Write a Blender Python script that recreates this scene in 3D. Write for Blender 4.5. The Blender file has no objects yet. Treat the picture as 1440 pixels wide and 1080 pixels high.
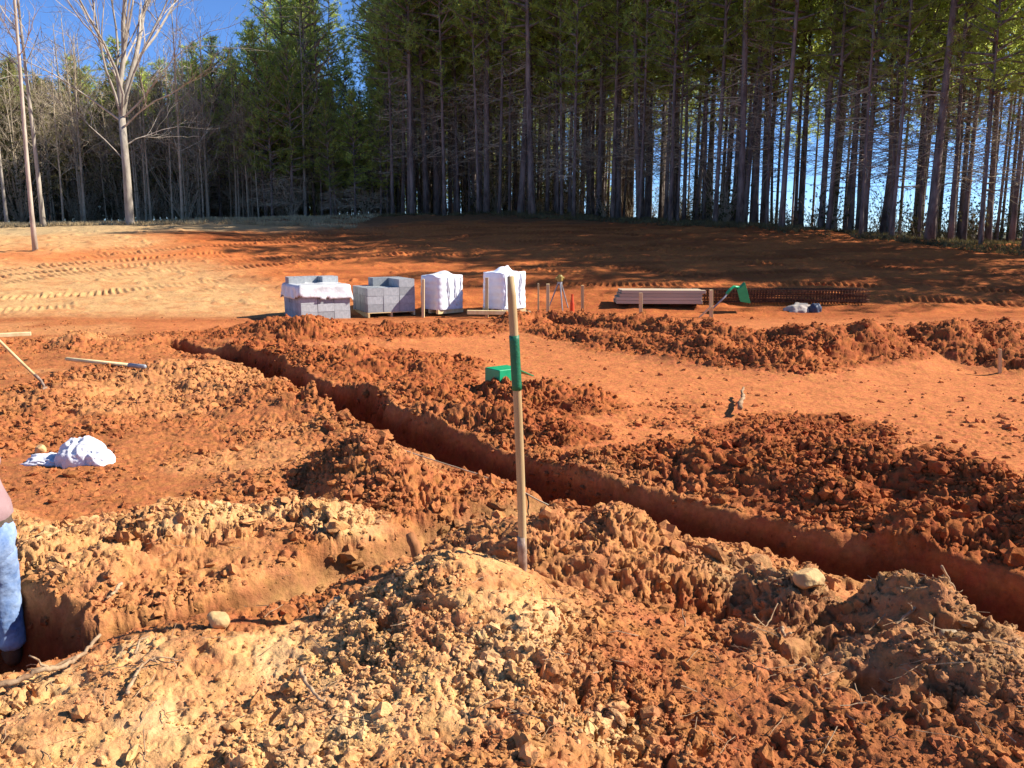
import bpy, math, random
import numpy as np
from mathutils import Vector, Matrix
R = math.radians
sc = bpy.context.scene
col = sc.collection
rng = np.random.default_rng(7)
random.seed(11)

# ------------------------------------------------------------------ camera
CAMZ, PITCH, F = 2.1, R(10.4), 1200.0
cam_d = bpy.data.cameras.new("camera"); cam = bpy.data.objects.new("camera", cam_d); col.objects.link(cam)
cam.location = (0, 0, CAMZ); cam.rotation_euler = (math.pi/2 - PITCH, 0, 0)
cam_d.sensor_fit = 'HORIZONTAL'; cam_d.sensor_width = 36; cam_d.lens = 36*F/1440
cam_d.clip_start = .05; cam_d.clip_end = 3000
sc.camera = cam
CP, SP = math.cos(PITCH), math.sin(PITCH)
def ray(px, py):
    a, b = (px-720)/F, (540-py)/F
    return (a, CP + b*SP, -SP + b*CP)
def P(px, py, z=0.0):
    d = ray(px, py); t = (z-CAMZ)/d[2]
    return (d[0]*t, d[1]*t, z)
def PD(px, py, Y):
    d = ray(px, py); t = Y/d[1]
    return (d[0]*t, Y, CAMZ+d[2]*t)

# ------------------------------------------------------------------ noise
def _h(ix, iy, s):
    n = (ix.astype(np.int64)*374761393 + iy.astype(np.int64)*668265263 + s*1442695041) & 0x7fffffff
    n = ((n ^ (n >> 13))*1274126177) & 0x7fffffff
    n = ((n ^ (n >> 16))*1911520717) & 0x7fffffff
    return ((n ^ (n >> 15)) & 0xffffff)/float(0xffffff)
def vn(x, y, s=0):
    x = np.asarray(x, float); y = np.asarray(y, float)
    ix, iy = np.floor(x), np.floor(y); fx, fy = x-ix, y-iy
    fx = fx*fx*(3-2*fx); fy = fy*fy*(3-2*fy)
    a, b, c, d = _h(ix, iy, s), _h(ix+1, iy, s), _h(ix, iy+1, s), _h(ix+1, iy+1, s)
    return (a+(b-a)*fx)*(1-fy)+(c+(d-c)*fx)*fy
def fbm(x, y, o=4, s=0):
    r, a, n = 0, .5, 0
    for k in range(o):
        r = r+a*vn(x*2**k+k*17.3, y*2**k-k*9.1, s+k); n += a; a *= .5
    return r/n
def lumps(x, y, s, dens=.7):
    """rounded clods: 0..1 height of dome cells"""
    wx = x+.35*(vn(x*1.7, y*1.7, s+91)-.5); wy = y+.35*(vn(x*1.7+40, y*1.7, s+92)-.5)
    ix, iy = np.floor(wx), np.floor(wy)
    best = np.zeros_like(wx)
    for dx in (-1, 0, 1):
        for dy in (-1, 0, 1):
            cx, cy = ix+dx, iy+dy
            jx = cx+.15+.7*_h(cx, cy, s); jy = cy+.15+.7*_h(cx, cy, s+1)
            e = .6+.8*_h(cx, cy, s+4); th = 3.14*_h(cx, cy, s+5)
            ux, uy = wx-jx, wy-jy; c, n = np.cos(th), np.sin(th)
            a, b = (c*ux+n*uy)*e, (-n*ux+c*uy)/e
            rad = .28+.42*_h(cx, cy, s+2)
            q = np.clip(1-(a*a+b*b)/(rad*rad), 0, None)
            hgt = q**.8*rad*1.4*(_h(cx, cy, s+3) < dens)
            best = np.maximum(best, hgt)
    return best
def ss(a, b, x):
    t = np.clip((x-a)/(b-a), 0, 1); return t*t*(3-2*t)
def polydist(x, y, pts):
    """distance to polyline, arclength and interpolated third value"""
    best = np.full(x.shape, 1e9); sv = np.zeros(x.shape); zv = np.zeros(x.shape); acc = 0
    for (a, b) in zip(pts[:-1], pts[1:]):
        dx, dy = b[0]-a[0], b[1]-a[1]; L = math.hypot(dx, dy)
        t = np.clip(((x-a[0])*dx+(y-a[1])*dy)/(L*L), 0, 1)
        d = np.hypot(x-a[0]-t*dx, y-a[1]-t*dy); m = d < best
        best = np.where(m, d, best); sv = np.where(m, acc+t*L, sv); zv = np.where(m, a[2]+(b[2]-a[2])*t, zv)
        acc += L
    return best, sv, zv

# ------------------------------------------------------------------ terrain layout
def base_z(x, y):
    cap = np.interp(x, [-60, -20, -6, 2, 9, 17, 40], [1.6, 2.25, 2.7, 2.75, 2.35, 1.5, 1.2])
    slope = .118+.028*np.clip(x/15, 0, 1)
    z = np.clip(y-20.5, 0, None)*slope
    z = -np.log(np.exp(-z/.18)+np.exp(-cap/.18))*.18
    z = np.where(y < 20.5, 0, z+.0)
    z = z - np.clip(y-68, 0, 120)*.05
    z = z + ss(20, 27, y)*(.28*(fbm(x/6.5, y/6.5, 3, 5)-.5))
    z = z + .07*(fbm(x/2.2, y/2.2, 3, 6)-.5)
    return z
def pts(*a): return [P(*q) for q in a]
# (points, width, height scale, rubble, colour kind)    colour: 0 clay, 1 sand, 2 grey-brown
RIDGES = [
 (pts((330,462,.12),(385,450,.36),(430,446,.44),(500,452,.30),(560,454,.26),(640,455,.15)), .95, 1, 1.0, 0),
 (pts((360,480,.2),(470,487,.3),(560,492,.2),(610,505,.1)), .75, 1, 1.0, 0),
 (pts((470,545,.2),(560,532,.3),(640,528,.28),(720,536,.26),(790,548,.2)), .75, 1, 1.1, 0),
 (pts((500,575,.18),(600,565,.22),(700,575,.2),(790,600,.12)), .45, 1, 1.0, 0),
 (pts((830,640,.12),(960,636,.16),(1050,622,.30),(1130,612,.36),(1230,640,.3),(1330,632,.42),(1420,668,.38),(1540,705,.4)), .55, 1, 1.15, 0),
 (pts((1000,650,.15),(1150,670,.22),(1290,705,.25),(1440,740,.2)), .35, 1, 1.1, 0),
 (pts((735,442,.22),(790,438,.26),(850,441,.30),(940,447,.36),(1000,456,.36),(1060,462,.38),(1150,466,.40)), .75, 1, 1.1, 0),
 (pts((770,455,.16),(860,468,.24),(950,474,.30),(1040,484,.34),(1120,494,.30)), .6, 1, 1.1, 0),
 (pts((1100,490,.25),(1200,462,.5),(1260,455,.42),(1330,452,.55),(1440,456,.5),(1600,462,.5)), 1.0, 1, 1.1, 0),
 (pts((1340,480,.3),(1440,492,.3),(1600,498,.3)), .5, 1, 1.1, 0),
 (pts((-80,478,.2),(60,474,.22),(160,476,.2),(250,468,.1)), .8, 1, .75, 0),
 (pts((150,515,.18),(230,508,.22),(300,520,.16),(360,545,.1)), .9, 1, .8, 0),
 (pts((-60,560,.15),(60,540,.2),(160,560,.1)), .9, 1, .7, 0),
 (pts((380,668,.1),(450,640,.2),(520,612,.46),(580,640,.34),(650,680,.14)), .42, 1, 1.0, 0),
 (pts((120,735,.12),(240,712,.2),(340,700,.24),(420,700,.2),(480,720,.15)), .34, 1, .9, 1),
 (pts((-60,720,.05),(70,760,.12),(140,765,.16)), .3, 1, .8, 1),
 (pts((700,735,.2),(790,702,.46),(860,715,.42),(950,750,.3),(1040,772,.22)), .42, 1, 1.05, 0),
 (pts((680,765,.25),(780,755,.38),(880,775,.35),(1000,800,.3)), .32, 1, 1.0, 0),
 (pts((1050,800,.24),(1130,790,.44),(1180,812,.40),(1250,800,.52),(1330,830,.56),(1450,880,.5)), .33, .88, 1.1, 2),
]
PLATEAU = pts((-260,1010,.3),(60,950,.3),(200,890,.32),(420,850,.34),(560,800,.40),(640,800,.46),(735,815,.5),(880,850,.42),(1000,880,.38),(1200,890,.4),(1500,930,.4),(1800,960,.4))
MOUNDS = [ # centre px,py,z , radius, height
 (625,830,.5,.36,.20),(560,900,.5,.3,.07),(735,880,.5,.25,.04),(300,905,.4,.3,.04),(1300,900,.5,.45,.10),(1400,960,.5,.35,.16),
 (1050,960,.4,.22,.05),(150,980,.35,.3,.05),(1180,1010,.42,.22,.08)]
PITS = [(1175,885,.42,.17,.24),(1230,960,.42,.12,.12),(545,890,.45,.06,.12),(770,815,.5,.05,.14),(395,985,.4,.07,.07),(350,850,.3,.1,.06),(1020,900,.38,.12,.07),(440,840,.3,.1,.06)]
TR_A = [(-8.6,18.2,.28),(P(235,485)[0],P(235,485)[1],.30),(P(330,502)[0],P(330,502)[1],.36),(P(440,545)[0],P(440,545)[1],.34),(P(545,600)[0],P(545,600)[1],.34),
        (P(660,637)[0],P(660,637)[1],.35),(P(790,682)[0],P(790,682)[1],.36),(P(950,722)[0],P(950,722)[1],.37),(P(1120,765)[0],P(1120,765)[1],.38),(P(1290,800)[0],P(1290,800)[1],.38),(P(1500,865)[0],P(1500,865)[1],.38),(5.6,2.2,.38)]
TR_A[0] = (TR_A[1][0]-.05, TR_A[1][1]+.05, .2)
pb = [P(760,705),P(640,742),P(500,785),P(380,830),P(250,868),P(130,893),P(60,900)]
TR_B = [(p[0],p[1],w) for p, w in zip(pb,(.2,.26,.28,.3,.32,.36,.42))]
TR_B.append((-3.1,4.35,.55)); TR_B.append((-4.6,4.9,.5))
RUB = [(1150,590,1.0,.9),(1060,600,.6,.7),(880,480,1.0,.8),(940,570,1.0,.25),(250,560,1.6,.55),(400,590,1.0,.5),(600,700,.7,.9),(260,800,.5,.9),(120,700,1.0,.35),(860,820,.5,.9),
       (960,790,.5,.9),(320,640,1.2,.35),(740,590,.7,.7),(560,510,1.4,.7),(60,600,1.2,.5),(200,650,1.2,.35),(1440,600,1.2,.15)]
SMOOTH = [(1040,1010,.36,.9),(930,930,.30,.75),(770,840,.22,.8),(690,900,.25,.4),(330,660,1.0,.7),(150,680,.8,.6),(360,770,.4,.8),(560,740,.4,.6),(120,1030,.3,.6),(330,960,.25,.5),(640,1040,.3,.4),(560,850,.16,.4),(660,860,.34,.55)]
# (start, end) of crawler tracks on the graded hill, world points from where they show
TRK = []
for a in [((-60,418),(120,392),(300,372)),((-60,398),(120,378),(290,366)),((-60,440),(150,425),(380,398)),((40,372),(250,350),(520,335)),((280,385),(420,368),(620,352)),
          ((600,345),(800,352),(1100,372)),((560,372),(760,372),(960,385)),((700,392),(900,400),(1200,398)),((300,345),(560,328),(900,330)),((900,345),(1150,365),(1500,402)),((950,410),(1200,418),(1500,432)),
          ((430,352),(640,341),(800,338))]:
    for off in (0, 1.0):
        q = []
        for (px, py) in a:
            # walk the view ray down to the hill
            Y = 15.0
            for _ in range(400):
                X, _, Z = PD(px, py, Y)
                if Z <= float(base_z(np.array([X]), np.array([Y]))[0]) or Y > 60: break
                Y += .12
            q.append((X, Y+off*1.7, 0))
        m = 12
        c = []
        for k in range(m+1):
            t = k/m; c.append(tuple((1-t)**2*q[0][i]+2*t*(1-t)*(2*q[1][i]-.5*q[0][i]-.5*q[2][i])+t*t*q[2][i] for i in range(3)))
        TRK.append(c)

def terrain(x, y, fine=True, split=False):
    z = base_z(x, y)
    rub = np.zeros_like(z); sand = np.zeros_like(z); grey = np.zeros_like(z); trk = np.zeros_like(z)
    near = y < 24
    add = np.zeros_like(z)
    edge = fbm(x*1.3, y*1.3, 3, 20)
    for k, (pp, w, hs, rb, kind) in enumerate(RIDGES):
        d, s, zz = polydist(x, y, pp)
        ww = w*(.7+.6*edge)
        g = np.exp(-(d/ww)**2*1.1)
        hmod = .72+.55*vn(s*1.6/w*.8+k*7.7, s*0, 30+k)
        add = np.maximum(add, g*zz*hmod*hs)+np.minimum(add, g*zz*hmod*hs)*.25
        rub = np.maximum(rub, rb*ss(.12, .55, g))
        if kind == 1: sand = np.maximum(sand, ss(.3, .8, g))
        if kind == 2: grey = np.maximum(grey, ss(.2, .7, g))
    # foreground heap the photographer stands on
    d, s, zz = polydist(x, y, PLATEAU)
    py_ = np.interp(x, [p[0] for p in PLATEAU], [p[1] for p in PLATEAU])
    inside = y < py_
    zx = np.interp(x, [p[0] for p in PLATEAU], [p[2] for p in PLATEAU])
    pl = np.where(inside, zx+(zz-zx)*np.exp(-(d/.25)**2), zz*np.exp(-(d/.42)**2))
    pl = pl*(1+.12*(fbm(x*1.5, y*1.5, 3, 41)-.5))
    m = ss(.05, .3, pl)
    add = np.maximum(add, pl)+.3*np.minimum(add, pl)*(1-m)
    rub = np.maximum(rub, m*(.32+.5*ss(.45, .62, fbm(x*2.1, y*2.1, 3, 44))))
    for (px, py, pz, r, h) in MOUNDS:
        c = P(px, py, pz); g = np.exp(-((x-c[0])**2+(y-c[1])**2)/(r*r)); add = add+h*g
        rub = np.maximum(rub, g*.6)
    for (px, py, pz, r, h) in PITS:
        c = P(px, py, pz); g = np.exp(-(((x-c[0])**2+((y-c[1])*1.2)**2)/(r*r))**1.6); add = add-h*g
    for (px, py, r, v) in RUB:
        c = P(px, py, .1); g = np.exp(-((x-c[0])**2+(y-c[1])**2)/(r*r)); rub = np.maximum(rub, v*ss(.2, .8, g*(.5+edge)))
    for (px, py, r, v) in SMOOTH:
        c = P(px, py, .3 if py > 800 else .1); g = np.exp(-((x-c[0])**2+(y-c[1])**2)/(r*r)); rub = rub*(1-v*ss(.15, .8, g*(.4+1.2*edge)))
    rub = np.maximum(rub, (.14-.10*ss(-.4, .4, (x+6.4)*.78+(y-16.3)*.62))*near)
    # right-hand heap is grey brown
    cg = P(1330, 900, .4); gg = np.exp(-(((x-cg[0])/.95)**2+((y-cg[1])/.8)**2)); grey = np.maximum(grey, ss(.25, .7, gg*(.6+.8*edge)))
    rub = np.maximum(rub, .95*ss(.2, .6, gg))
    z = z+add*near
    # trenches
    inT = np.zeros_like(z)
    jit = .16*(fbm(x*2.3, y*2.3, 3, 50)-.5)+.05*(vn(x*9, y*9, 51)-.5)
    for T, fl in ((TR_A, -.42), (TR_B, -.33)):
        d, s, w = polydist(x, y, T)
        dd = d+jit-w*(.80 if T is TR_A else .92)
        s2 = 1-(ss(-.15, .05, dd) if T is TR_A else ss(-.14, .05, dd))
        flo = fl+.07*ss(-.25, -.06, dd)+.04*(vn(x*4, y*4, 60)-.5)
        if T is TR_B: flo = flo+.16*(1-ss(0, 1.2, s))-.20*ss(2.4, 3.2, s)
        z = np.where(z > flo, z+(flo-z)*s2, z)
        inT = np.maximum(inT, s2)
        rub = np.maximum(rub, .62*np.exp(-((d-w-.13)/.17)**2))
    rr = rub*(1-.88*inT)
    if fine:
        c = .32*rr+.68*rr*ss(.38, .66, fbm(x*1.5, y*1.5, 3, 70))
        near3 = 1-ss(5, 11, y)
        X_, Y_ = x, y; zc = np.where(y < 21, z, 0)
        x, y = x+.25*zc, y+.95*zc     # follow the slope so crumbs are not stretched on the banks
        c = c*(1-.38*(1-ss(5.2, 7, y))*(1-grey*.7))*(1-.2*ss(9, 15, y))
        hgt = (.56-.20*near3)*c*((.055-.025*near3)*lumps(x/.36, y/.36, 100, .4)+(.075-.045*near3)*lumps(x/.19, y/.19, 110, .5)+(.058-.026*near3)*lumps(x/.09, y/.09, 120, .55)+.012*lumps(x/.042+3, y/.042, 130, .5)+.008*lumps(x/.021+3, y/.021, 135, .8))
        hgt = hgt+(rr*.8+.12)*near*(.042*(fbm(x*11, y*11, 4, 136)-.5)+.024*(fbm(x*29, y*29, 3, 137)-.5)+.008*near3*(fbm(x*63, y*63, 2, 138)-.5))
        pk2 = ss(.60, .72, fbm(x*23, y*23, 3, 139)); hgt = hgt-.028*pk2*np.clip(rr*1.2+.03, 0, 1)*near
        hgt = hgt - .03*c
        hgt = hgt+rr*near*(.06+.085*ss(6, 11, y))*(np.abs(fbm(x*1.35, y*1.35, 3, 79)-.5)*3.2-.35)
        rg = np.abs(fbm(x*5.3, y*5.3, 4, 71)-.5)*2
        hgt = hgt+c*.07*(rg-.25)
        rg2 = np.abs(fbm(x*17, y*17, 3, 73)-.5)*2
        hgt = hgt-rr*.045*(1-ss(.0, .22, rg2))*ss(.4, .6, fbm(x*2.6, y*2.6, 2, 74))
        pk = ss(.57, .72, fbm(x*11, y*11, 3, 72))
        hgt = hgt - .045*pk*np.clip(rr*1.3, 0, 1)
        hgt = hgt+.012*(fbm(x*9, y*9, 3, 75)-.5)*(1-inT)*near+.02*(fbm(x*3.2, y*3.2, 2, 76)-.5)*near
        # scattered small crumbs everywhere on disturbed soil
        hgt = hgt+(y < 20)*.022*lumps(x/.07, y/.07, 140, .16)*(1-inT)*(.3+rub)
        # scratches dug by the bucket on the trench wall
        hgt = hgt+inT*.015*(fbm(x*6, y*6, 3, 77)-.5)
        z = z+hgt
        x, y = X_, Y_
        tk = np.zeros_like(z)
        mm = (y > 19)
        xs, ys = x[mm], y[mm]; t2 = np.zeros_like(xs)
        for k, T in enumerate(TRK):
            d, s, _ = polydist(xs, ys, T)
            d = d+.22*(fbm(xs*1.1+k, ys*1.1, 3, 86)-.5)
            band = (1-ss(.20, .36, d))*(.35+1.1*fbm(xs*.9, ys*.9+k, 3, 87))
            fade = ss(.3, .55, fbm(xs*.35+k*3, ys*.35, 2, 80+k))
            cl = np.clip(np.abs(((s/.19+.5*fbm(xs*1.3, ys*1.3, 2, 85)) % 1)-.5)*3-.45, 0, 1)
            t2 = t2*(1-band*fade)+band*fade*(cl-.6)
        tk[mm] = t2
        hill = ss(20, 22, y)*(1-ss(36, 44, y))
        z = z+.08*tk*hill+hill*.10*(fbm(x*.55, y*2.3, 3, 81)-.5)+hill*.05*(fbm(x*2.5, y*2.5, 3, 82)-.5)
        z = z+hill*.07*lumps(x/.3, y/.3, 150, .12)
        fl_ = ss(38, 46, y)
        z = z+fl_*(.22*(fbm(x*.9, y*.9, 3, 83)-.5)+.16*(fbm(x*3.5, y*3.5, 2, 84)-.5))
        if split: return z-hgt, rub, sand, grey, inT, hgt
    return z, rub, sand, grey, inT
def ground_z(x, y):
    return float(terrain(np.array([float(x)]), np.array([float(y)]))[0][0])

CLAY = np.array([.385, .11, .036]); CLAYD = np.array([.235, .058, .021]); PAD = np.array([.54, .175, .062]); SAND = np.array([.68, .34, .135]); PALE = np.array([.74, .45, .21])
GREY = np.array([.43, .225, .10]); GRASS = np.array([.47, .32, .16]); LITTER = np.array([.17, .085, .04]); RED = np.array([.50, .14, .042])
def soil_colour(x, y, rub, sand, grey, inT, z=None):
    if z is None: z = 0*x
    n1, n2, n3 = fbm(x*.8, y*.8, 4, 200), fbm(x*3+z*5, y*3+z*6, 4, 210), fbm(x*14+z*19, y*14-z*23, 3, 220)
    def mix(a, b, t): return a+(b-a)*t[..., None]
    c = np.broadcast_to(CLAY, x.shape+(3,)).copy()
    c = mix(c, np.broadcast_to(CLAYD, c.shape), ss(.45, .75, n2)*.6)
    # graded pad on the right of the trench
    side = ss(-.4, .4, (x-(-6.4))*.78+(y-16.3)*.62)
    pad = side*(1-ss(.10, .45, rub))*(1-ss(18.5, 20.5, y))*ss(4.5, 6, y)
    c = mix(c, np.broadcast_to(PAD, c.shape), pad*(.75+.25*n1))
    # left of the trench: yellower soil
    left = (1-side)
    c = mix(c, np.broadcast_to(SAND*.55+CLAY*.45, c.shape), left*np.clip(.25+ss(.42, .62, n1)*.5, 0, 1)*(1-ss(19, 21, y)))
    # foreground sand
    fs = P(560, 900, .45); g = np.exp(-(((x-fs[0])/.75)**2+((y-fs[1])/.62)**2))
    fl = P(200, 1000, .35); g2 = np.exp(-(((x-fl[0])/.95)**2+((y-fl[1])/.75)**2))
    ft = P(560, 1060, .45); g3 = np.exp(-(((x-ft[0])/.9)**2+((y-ft[1])/.5)**2))
    fa = np.clip(ss(.22, .62, g*(.6+.8*n1))+ss(.25, .65, g2*(.6+.8*n1))*.9+ss(.25, .65, g3*(.6+.8*n2))*.7, 0, 1)
    sd = np.clip(np.maximum(fa, sand)*(.35+.9*ss(.3, .6, n2)), 0, 1)
    c = mix(c, np.broadcast_to(SAND, c.shape), sd)
    c = mix(c, np.broadcast_to(PALE, c.shape), sd*ss(.55, .75, n2)*.6)
    c = mix(c, np.broadcast_to(GREY, c.shape), grey*(.45+.5*ss(.35, .65, n2)))
    # trench walls: B sandy, A red, darkened to put the trench shade into the colour
    dB, sB, wB = polydist(x, y, TR_B)
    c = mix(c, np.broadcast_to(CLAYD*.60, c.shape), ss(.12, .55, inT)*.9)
    c = mix(c, np.broadcast_to(SAND*.95, c.shape), inT*(dB < wB+.3)*ss(-2.0, -1.2, x)*(1-ss(.1, .5, x))*(.6+.3*n2))
    # hill
    hill = ss(19.5, 21.5, y)
    hc = np.broadcast_to(RED, c.shape)
    hc = mix(hc, np.broadcast_to(CLAYD, c.shape), ss(.4, .65, fbm(x*.5, y*1.6, 3, 230))*.55)
    sandL = (1-ss(-7.5, -3.0, x+.75*(y-22)+3*(n1-.5)))*(1-.35*ss(.5, .7, n2))
    hc = mix(hc, np.broadcast_to(np.array([.60, .34, .145]), c.shape), np.clip(sandL, 0, 1)*.9)
    band = np.exp(-((y-(31.5+.12*x+2*(n1-.5)))/1.9)**2)*(1-ss(-2, 4, x))
    hc = mix(hc, np.broadcast_to(RED*1.15, c.shape), np.clip(band*.8, 0, 1))
    gr = ss(36.5, 39.5, y+.25*np.minimum(x+8, 0)*-1.0*.9+2.5*(n1-.5))*(1-ss(-12, -4, x))
    hc = mix(hc, np.broadcast_to(GRASS, c.shape), gr*.9)
    lt = ss(40.5, 43.0, y+.42*np.clip(x-4, 0, 30)+.12*np.clip(x+14, 0, 16)+3*(n1-.5)+2*(n2-.5))
    hc = mix(hc, np.broadcast_to(LITTER, c.shape), lt*(.75+.25*n2))
    c = mix(c, hc, hill)
    c = mix(c, np.broadcast_to(np.array([.10, .09, .045]), c.shape), ss(70, 85, np.hypot(x, y)))
    c = c*(.86+.28*n3)[..., None]
    return np.clip(c, 0, 1)

# ------------------------------------------------------------------ materials
def mat(name, rough=.9, spec=.25):
    m = bpy.data.materials.new(name); m.use_nodes = True
    nt = m.node_tree; b = nt.nodes["Principled BSDF"]
    b.inputs["Roughness"].default_value = rough; b.inputs["Specular IOR Level"].default_value = spec
    return m, nt, b
def noisemat(name, c1, c2, scale=8, rough=.85, spec=.25, bump=.3, bscale=None, stretch=(1, 1, 1), dist=.01, lo=.35, hi=.65, c3=None):
    m, nt, b = mat(name, rough, spec); N = nt.nodes; L = nt.links
    tc = N.new("ShaderNodeTexCoord"); mp = N.new("ShaderNodeMapping"); mp.inputs["Scale"].default_value = stretch
    L.new(tc.outputs["Object"], mp.inputs["Vector"])
    n = N.new("ShaderNodeTexNoise"); n.inputs["Scale"].default_value = scale; n.inputs["Detail"].default_value = 6; n.inputs["Roughness"].default_value = .65
    L.new(mp.outputs[0], n.inputs["Vector"])
    r = N.new("ShaderNodeValToRGB"); r.color_ramp.elements[0].position = lo; r.color_ramp.elements[1].position = hi
    r.color_ramp.elements[0].color = (*c1, 1); r.color_ramp.elements[1].color = (*c2, 1)
    if c3: e = r.color_ramp.elements.new((lo+hi)/2); e.color = (*c3, 1)
    L.new(n.outputs["Fac"], r.inputs[0])
    oi = N.new("ShaderNodeObjectInfo"); hs = N.new("ShaderNodeHueSaturation"); mr = N.new("ShaderNodeMapRange")
    mr.inputs["To Min"].default_value = .82; mr.inputs["To Max"].default_value = 1.18
    L.new(oi.outputs["Random"], mr.inputs["Value"]); L.new(mr.outputs[0], hs.inputs["Value"]); L.new(r.outputs[0], hs.inputs["Color"])
    L.new(hs.outputs[0], b.inputs["Base Color"])
    n2 = N.new("ShaderNodeTexNoise"); n2.inputs["Scale"].default_value = bscale or scale*3; n2.inputs["Detail"].default_value = 5
    L.new(mp.outputs[0], n2.inputs["Vector"])
    bp = N.new("ShaderNodeBump"); bp.inputs["Strength"].default_value = bump; bp.inputs["Distance"].default_value = dist
    L.new(n2.outputs["Fac"], bp.inputs["Height"]); L.new(bp.outputs[0], b.inputs["Normal"])
    return m
def soil_material():
    m, nt, b = mat("soil", .97, .08); N = nt.nodes; L = nt.links
    at = N.new("ShaderNodeAttribute"); at.attribute_name = "soil"
    geo = N.new("ShaderNodeNewGeometry")
    def noise(s, d=6, r=.65):
        n = N.new("ShaderNodeTexNoise"); n.inputs["Scale"].default_value = s; n.inputs["Detail"].default_value = d; n.inputs["Roughness"].default_value = r
        L.new(geo.outputs["Position"], n.inputs["Vector"]); return n
    n1 = noise(22); n2 = noise(3.1, 5); n3 = noise(70, 5, .7)
    def rng_(n, lo, hi, a=.3, bb=.7):
        q = N.new("ShaderNodeMapRange"); q.inputs["From Min"].default_value = a; q.inputs["From Max"].default_value = bb
        q.inputs["To Min"].default_value = lo; q.inputs["To Max"].default_value = hi; L.new(n.outputs["Fac"], q.inputs["Value"]); return q
    a = rng_(n1, .74, 1.22); c = rng_(n2, .88, 1.12)
    mu = N.new("ShaderNodeMath"); mu.operation = 'MULTIPLY'; L.new(a.outputs[0], mu.inputs[0]); L.new(c.outputs[0], mu.inputs[1])
    hs = N.new("ShaderNodeHueSaturation"); L.new(at.outputs["Color"], hs.inputs["Color"]); L.new(mu.outputs[0], hs.inputs["Value"])
    h = rng_(noise(9, 4), .493, .512); L.new(h.outputs[0], hs.inputs["Hue"])
    L.new(hs.outputs[0], b.inputs["Base Color"])
    b1 = N.new("ShaderNodeBump"); b1.inputs["Strength"].default_value = .8; b1.inputs["Distance"].default_value = .02; L.new(n1.outputs["Fac"], b1.inputs["Height"])
    b2 = N.new("ShaderNodeBump"); b2.inputs["Strength"].default_value = .7; b2.inputs["Distance"].default_value = .008; L.new(n3.outputs["Fac"], b2.inputs["Height"])
    L.new(b1.outputs[0], b2.inputs["Normal"]); L.new(b2.outputs[0], b.inputs["Normal"])
    return m
M = {}
M['soil'] = soil_material()
M['pine_bark'] = noisemat("pine_bark", (.08, .06, .05), (.30, .23, .19), 5, bump=.8, stretch=(1, 1, .25), dist=.03)
M['grey_bark'] = noisemat("grey_bark", (.28, .235, .18), (.55, .47, .37), 4, bump=.5, stretch=(1, 1, .3), dist=.02)
M['brown_twig'] = noisemat("brown_twig", (.26, .20, .13), (.50, .41, .28), 3, bump=.2)
M['needles'] = noisemat("needles", (.16, .185, .055), (.34, .35, .12), .9, rough=.6, spec=.3, bump=0, lo=.38, hi=.62)
def leafy(m, amt=.58, gain=3.0):
    nt = m.node_tree; N = nt.nodes; L = nt.links; b = N["Principled BSDF"]; out = [n for n in N if n.type == 'OUTPUT_MATERIAL'][0]
    tr = N.new("ShaderNodeBsdfTranslucent"); mx = N.new("ShaderNodeMixShader"); mx.inputs[0].default_value = amt
    gm = N.new("ShaderNodeMixRGB"); gm.blend_type = 'MULTIPLY'; gm.inputs[0].default_value = 1; gm.inputs[2].default_value = (gain, gain*1.05, gain*.7, 1)
    src = b.inputs["Base Color"].links[0].from_socket; L.new(src, gm.inputs[1]); L.new(gm.outputs[0], tr.inputs[0])
    L.new(b.outputs[0], mx.inputs[1]); L.new(tr.outputs[0], mx.inputs[2]); L.new(mx.outputs[0], out.inputs[0])
leafy(M['needles'])
M['olive_needles'] = noisemat('olive_needles', (.15, .14, .06), (.34, .30, .14), .9, rough=.6, spec=.3, bump=0, lo=.38, hi=.62); leafy(M['olive_needles'], .4, 1.8)
M['brown_leaf'] = noisemat("brown_leaf", (.09, .07, .035), (.24, .19, .09), .8, rough=.8, bump=0)
M['shrub_leaf'] = noisemat("shrub_leaf", (.03, .04, .014), (.09, .095, .03), 1.2, rough=.7, bump=0)
M['lumber'] = noisemat("lumber", (.62, .44, .20), (.80, .62, .33), 6, bump=.15, stretch=(1, 1, .12))
M['old_wood'] = noisemat("old_wood", (.44, .28, .12), (.70, .49, .24), 9, rough=.6, bump=.2, stretch=(1, 1, .1))
M['concrete'] = noisemat("concrete", (.30, .31, .31), (.42, .43, .42), 14, rough=.95, bump=.2, bscale=60)
M['plastic_wrap'] = noisemat("plastic_wrap", (.78, .79, .81), (.86, .86, .87), 5, rough=.35, spec=.5, bump=.5, bscale=9, dist=.03)
M['clear_film'] = noisemat("clear_film", (.56, .53, .50), (.80, .80, .80), 3, rough=.3, spec=.5, bump=.5, bscale=9, dist=.03)
M['green'] = noisemat("green_plastic", (.006, .30, .11), (.012, .38, .15), 6, rough=.4, spec=.5, bump=.05)
M['green_tape'] = noisemat("green_tape", (.010, .13, .055), (.018, .18, .075), 30, rough=.5, spec=.4, bump=.3)
M['steel'] = noisemat("rusty_steel", (.16, .085, .05), (.36, .25, .17), 20, rough=.6, spec=.5, bump=.2)
M['cloth'] = noisemat("white_cloth", (.62, .58, .58), (.80, .81, .85), 4, rough=.9, bump=.5, bscale=14, dist=.02)
M['foam'] = noisemat("grey_board", (.42, .32, .21), (.58, .46, .31), 3, bump=.3, stretch=(.1, 1, 1))
M['rust_bar'] = noisemat("rust_bar", (.06, .025, .012), (.19, .075, .035), 12, bump=.3)
M['tarp'] = noisemat("tan_cloth", (.30, .25, .20), (.46, .40, .34), 7, bump=.5)
M['blue'] = noisemat("blue_plastic", (.04, .05, .08), (.06, .08, .12), 5, rough=.5, bump=.2)
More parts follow.
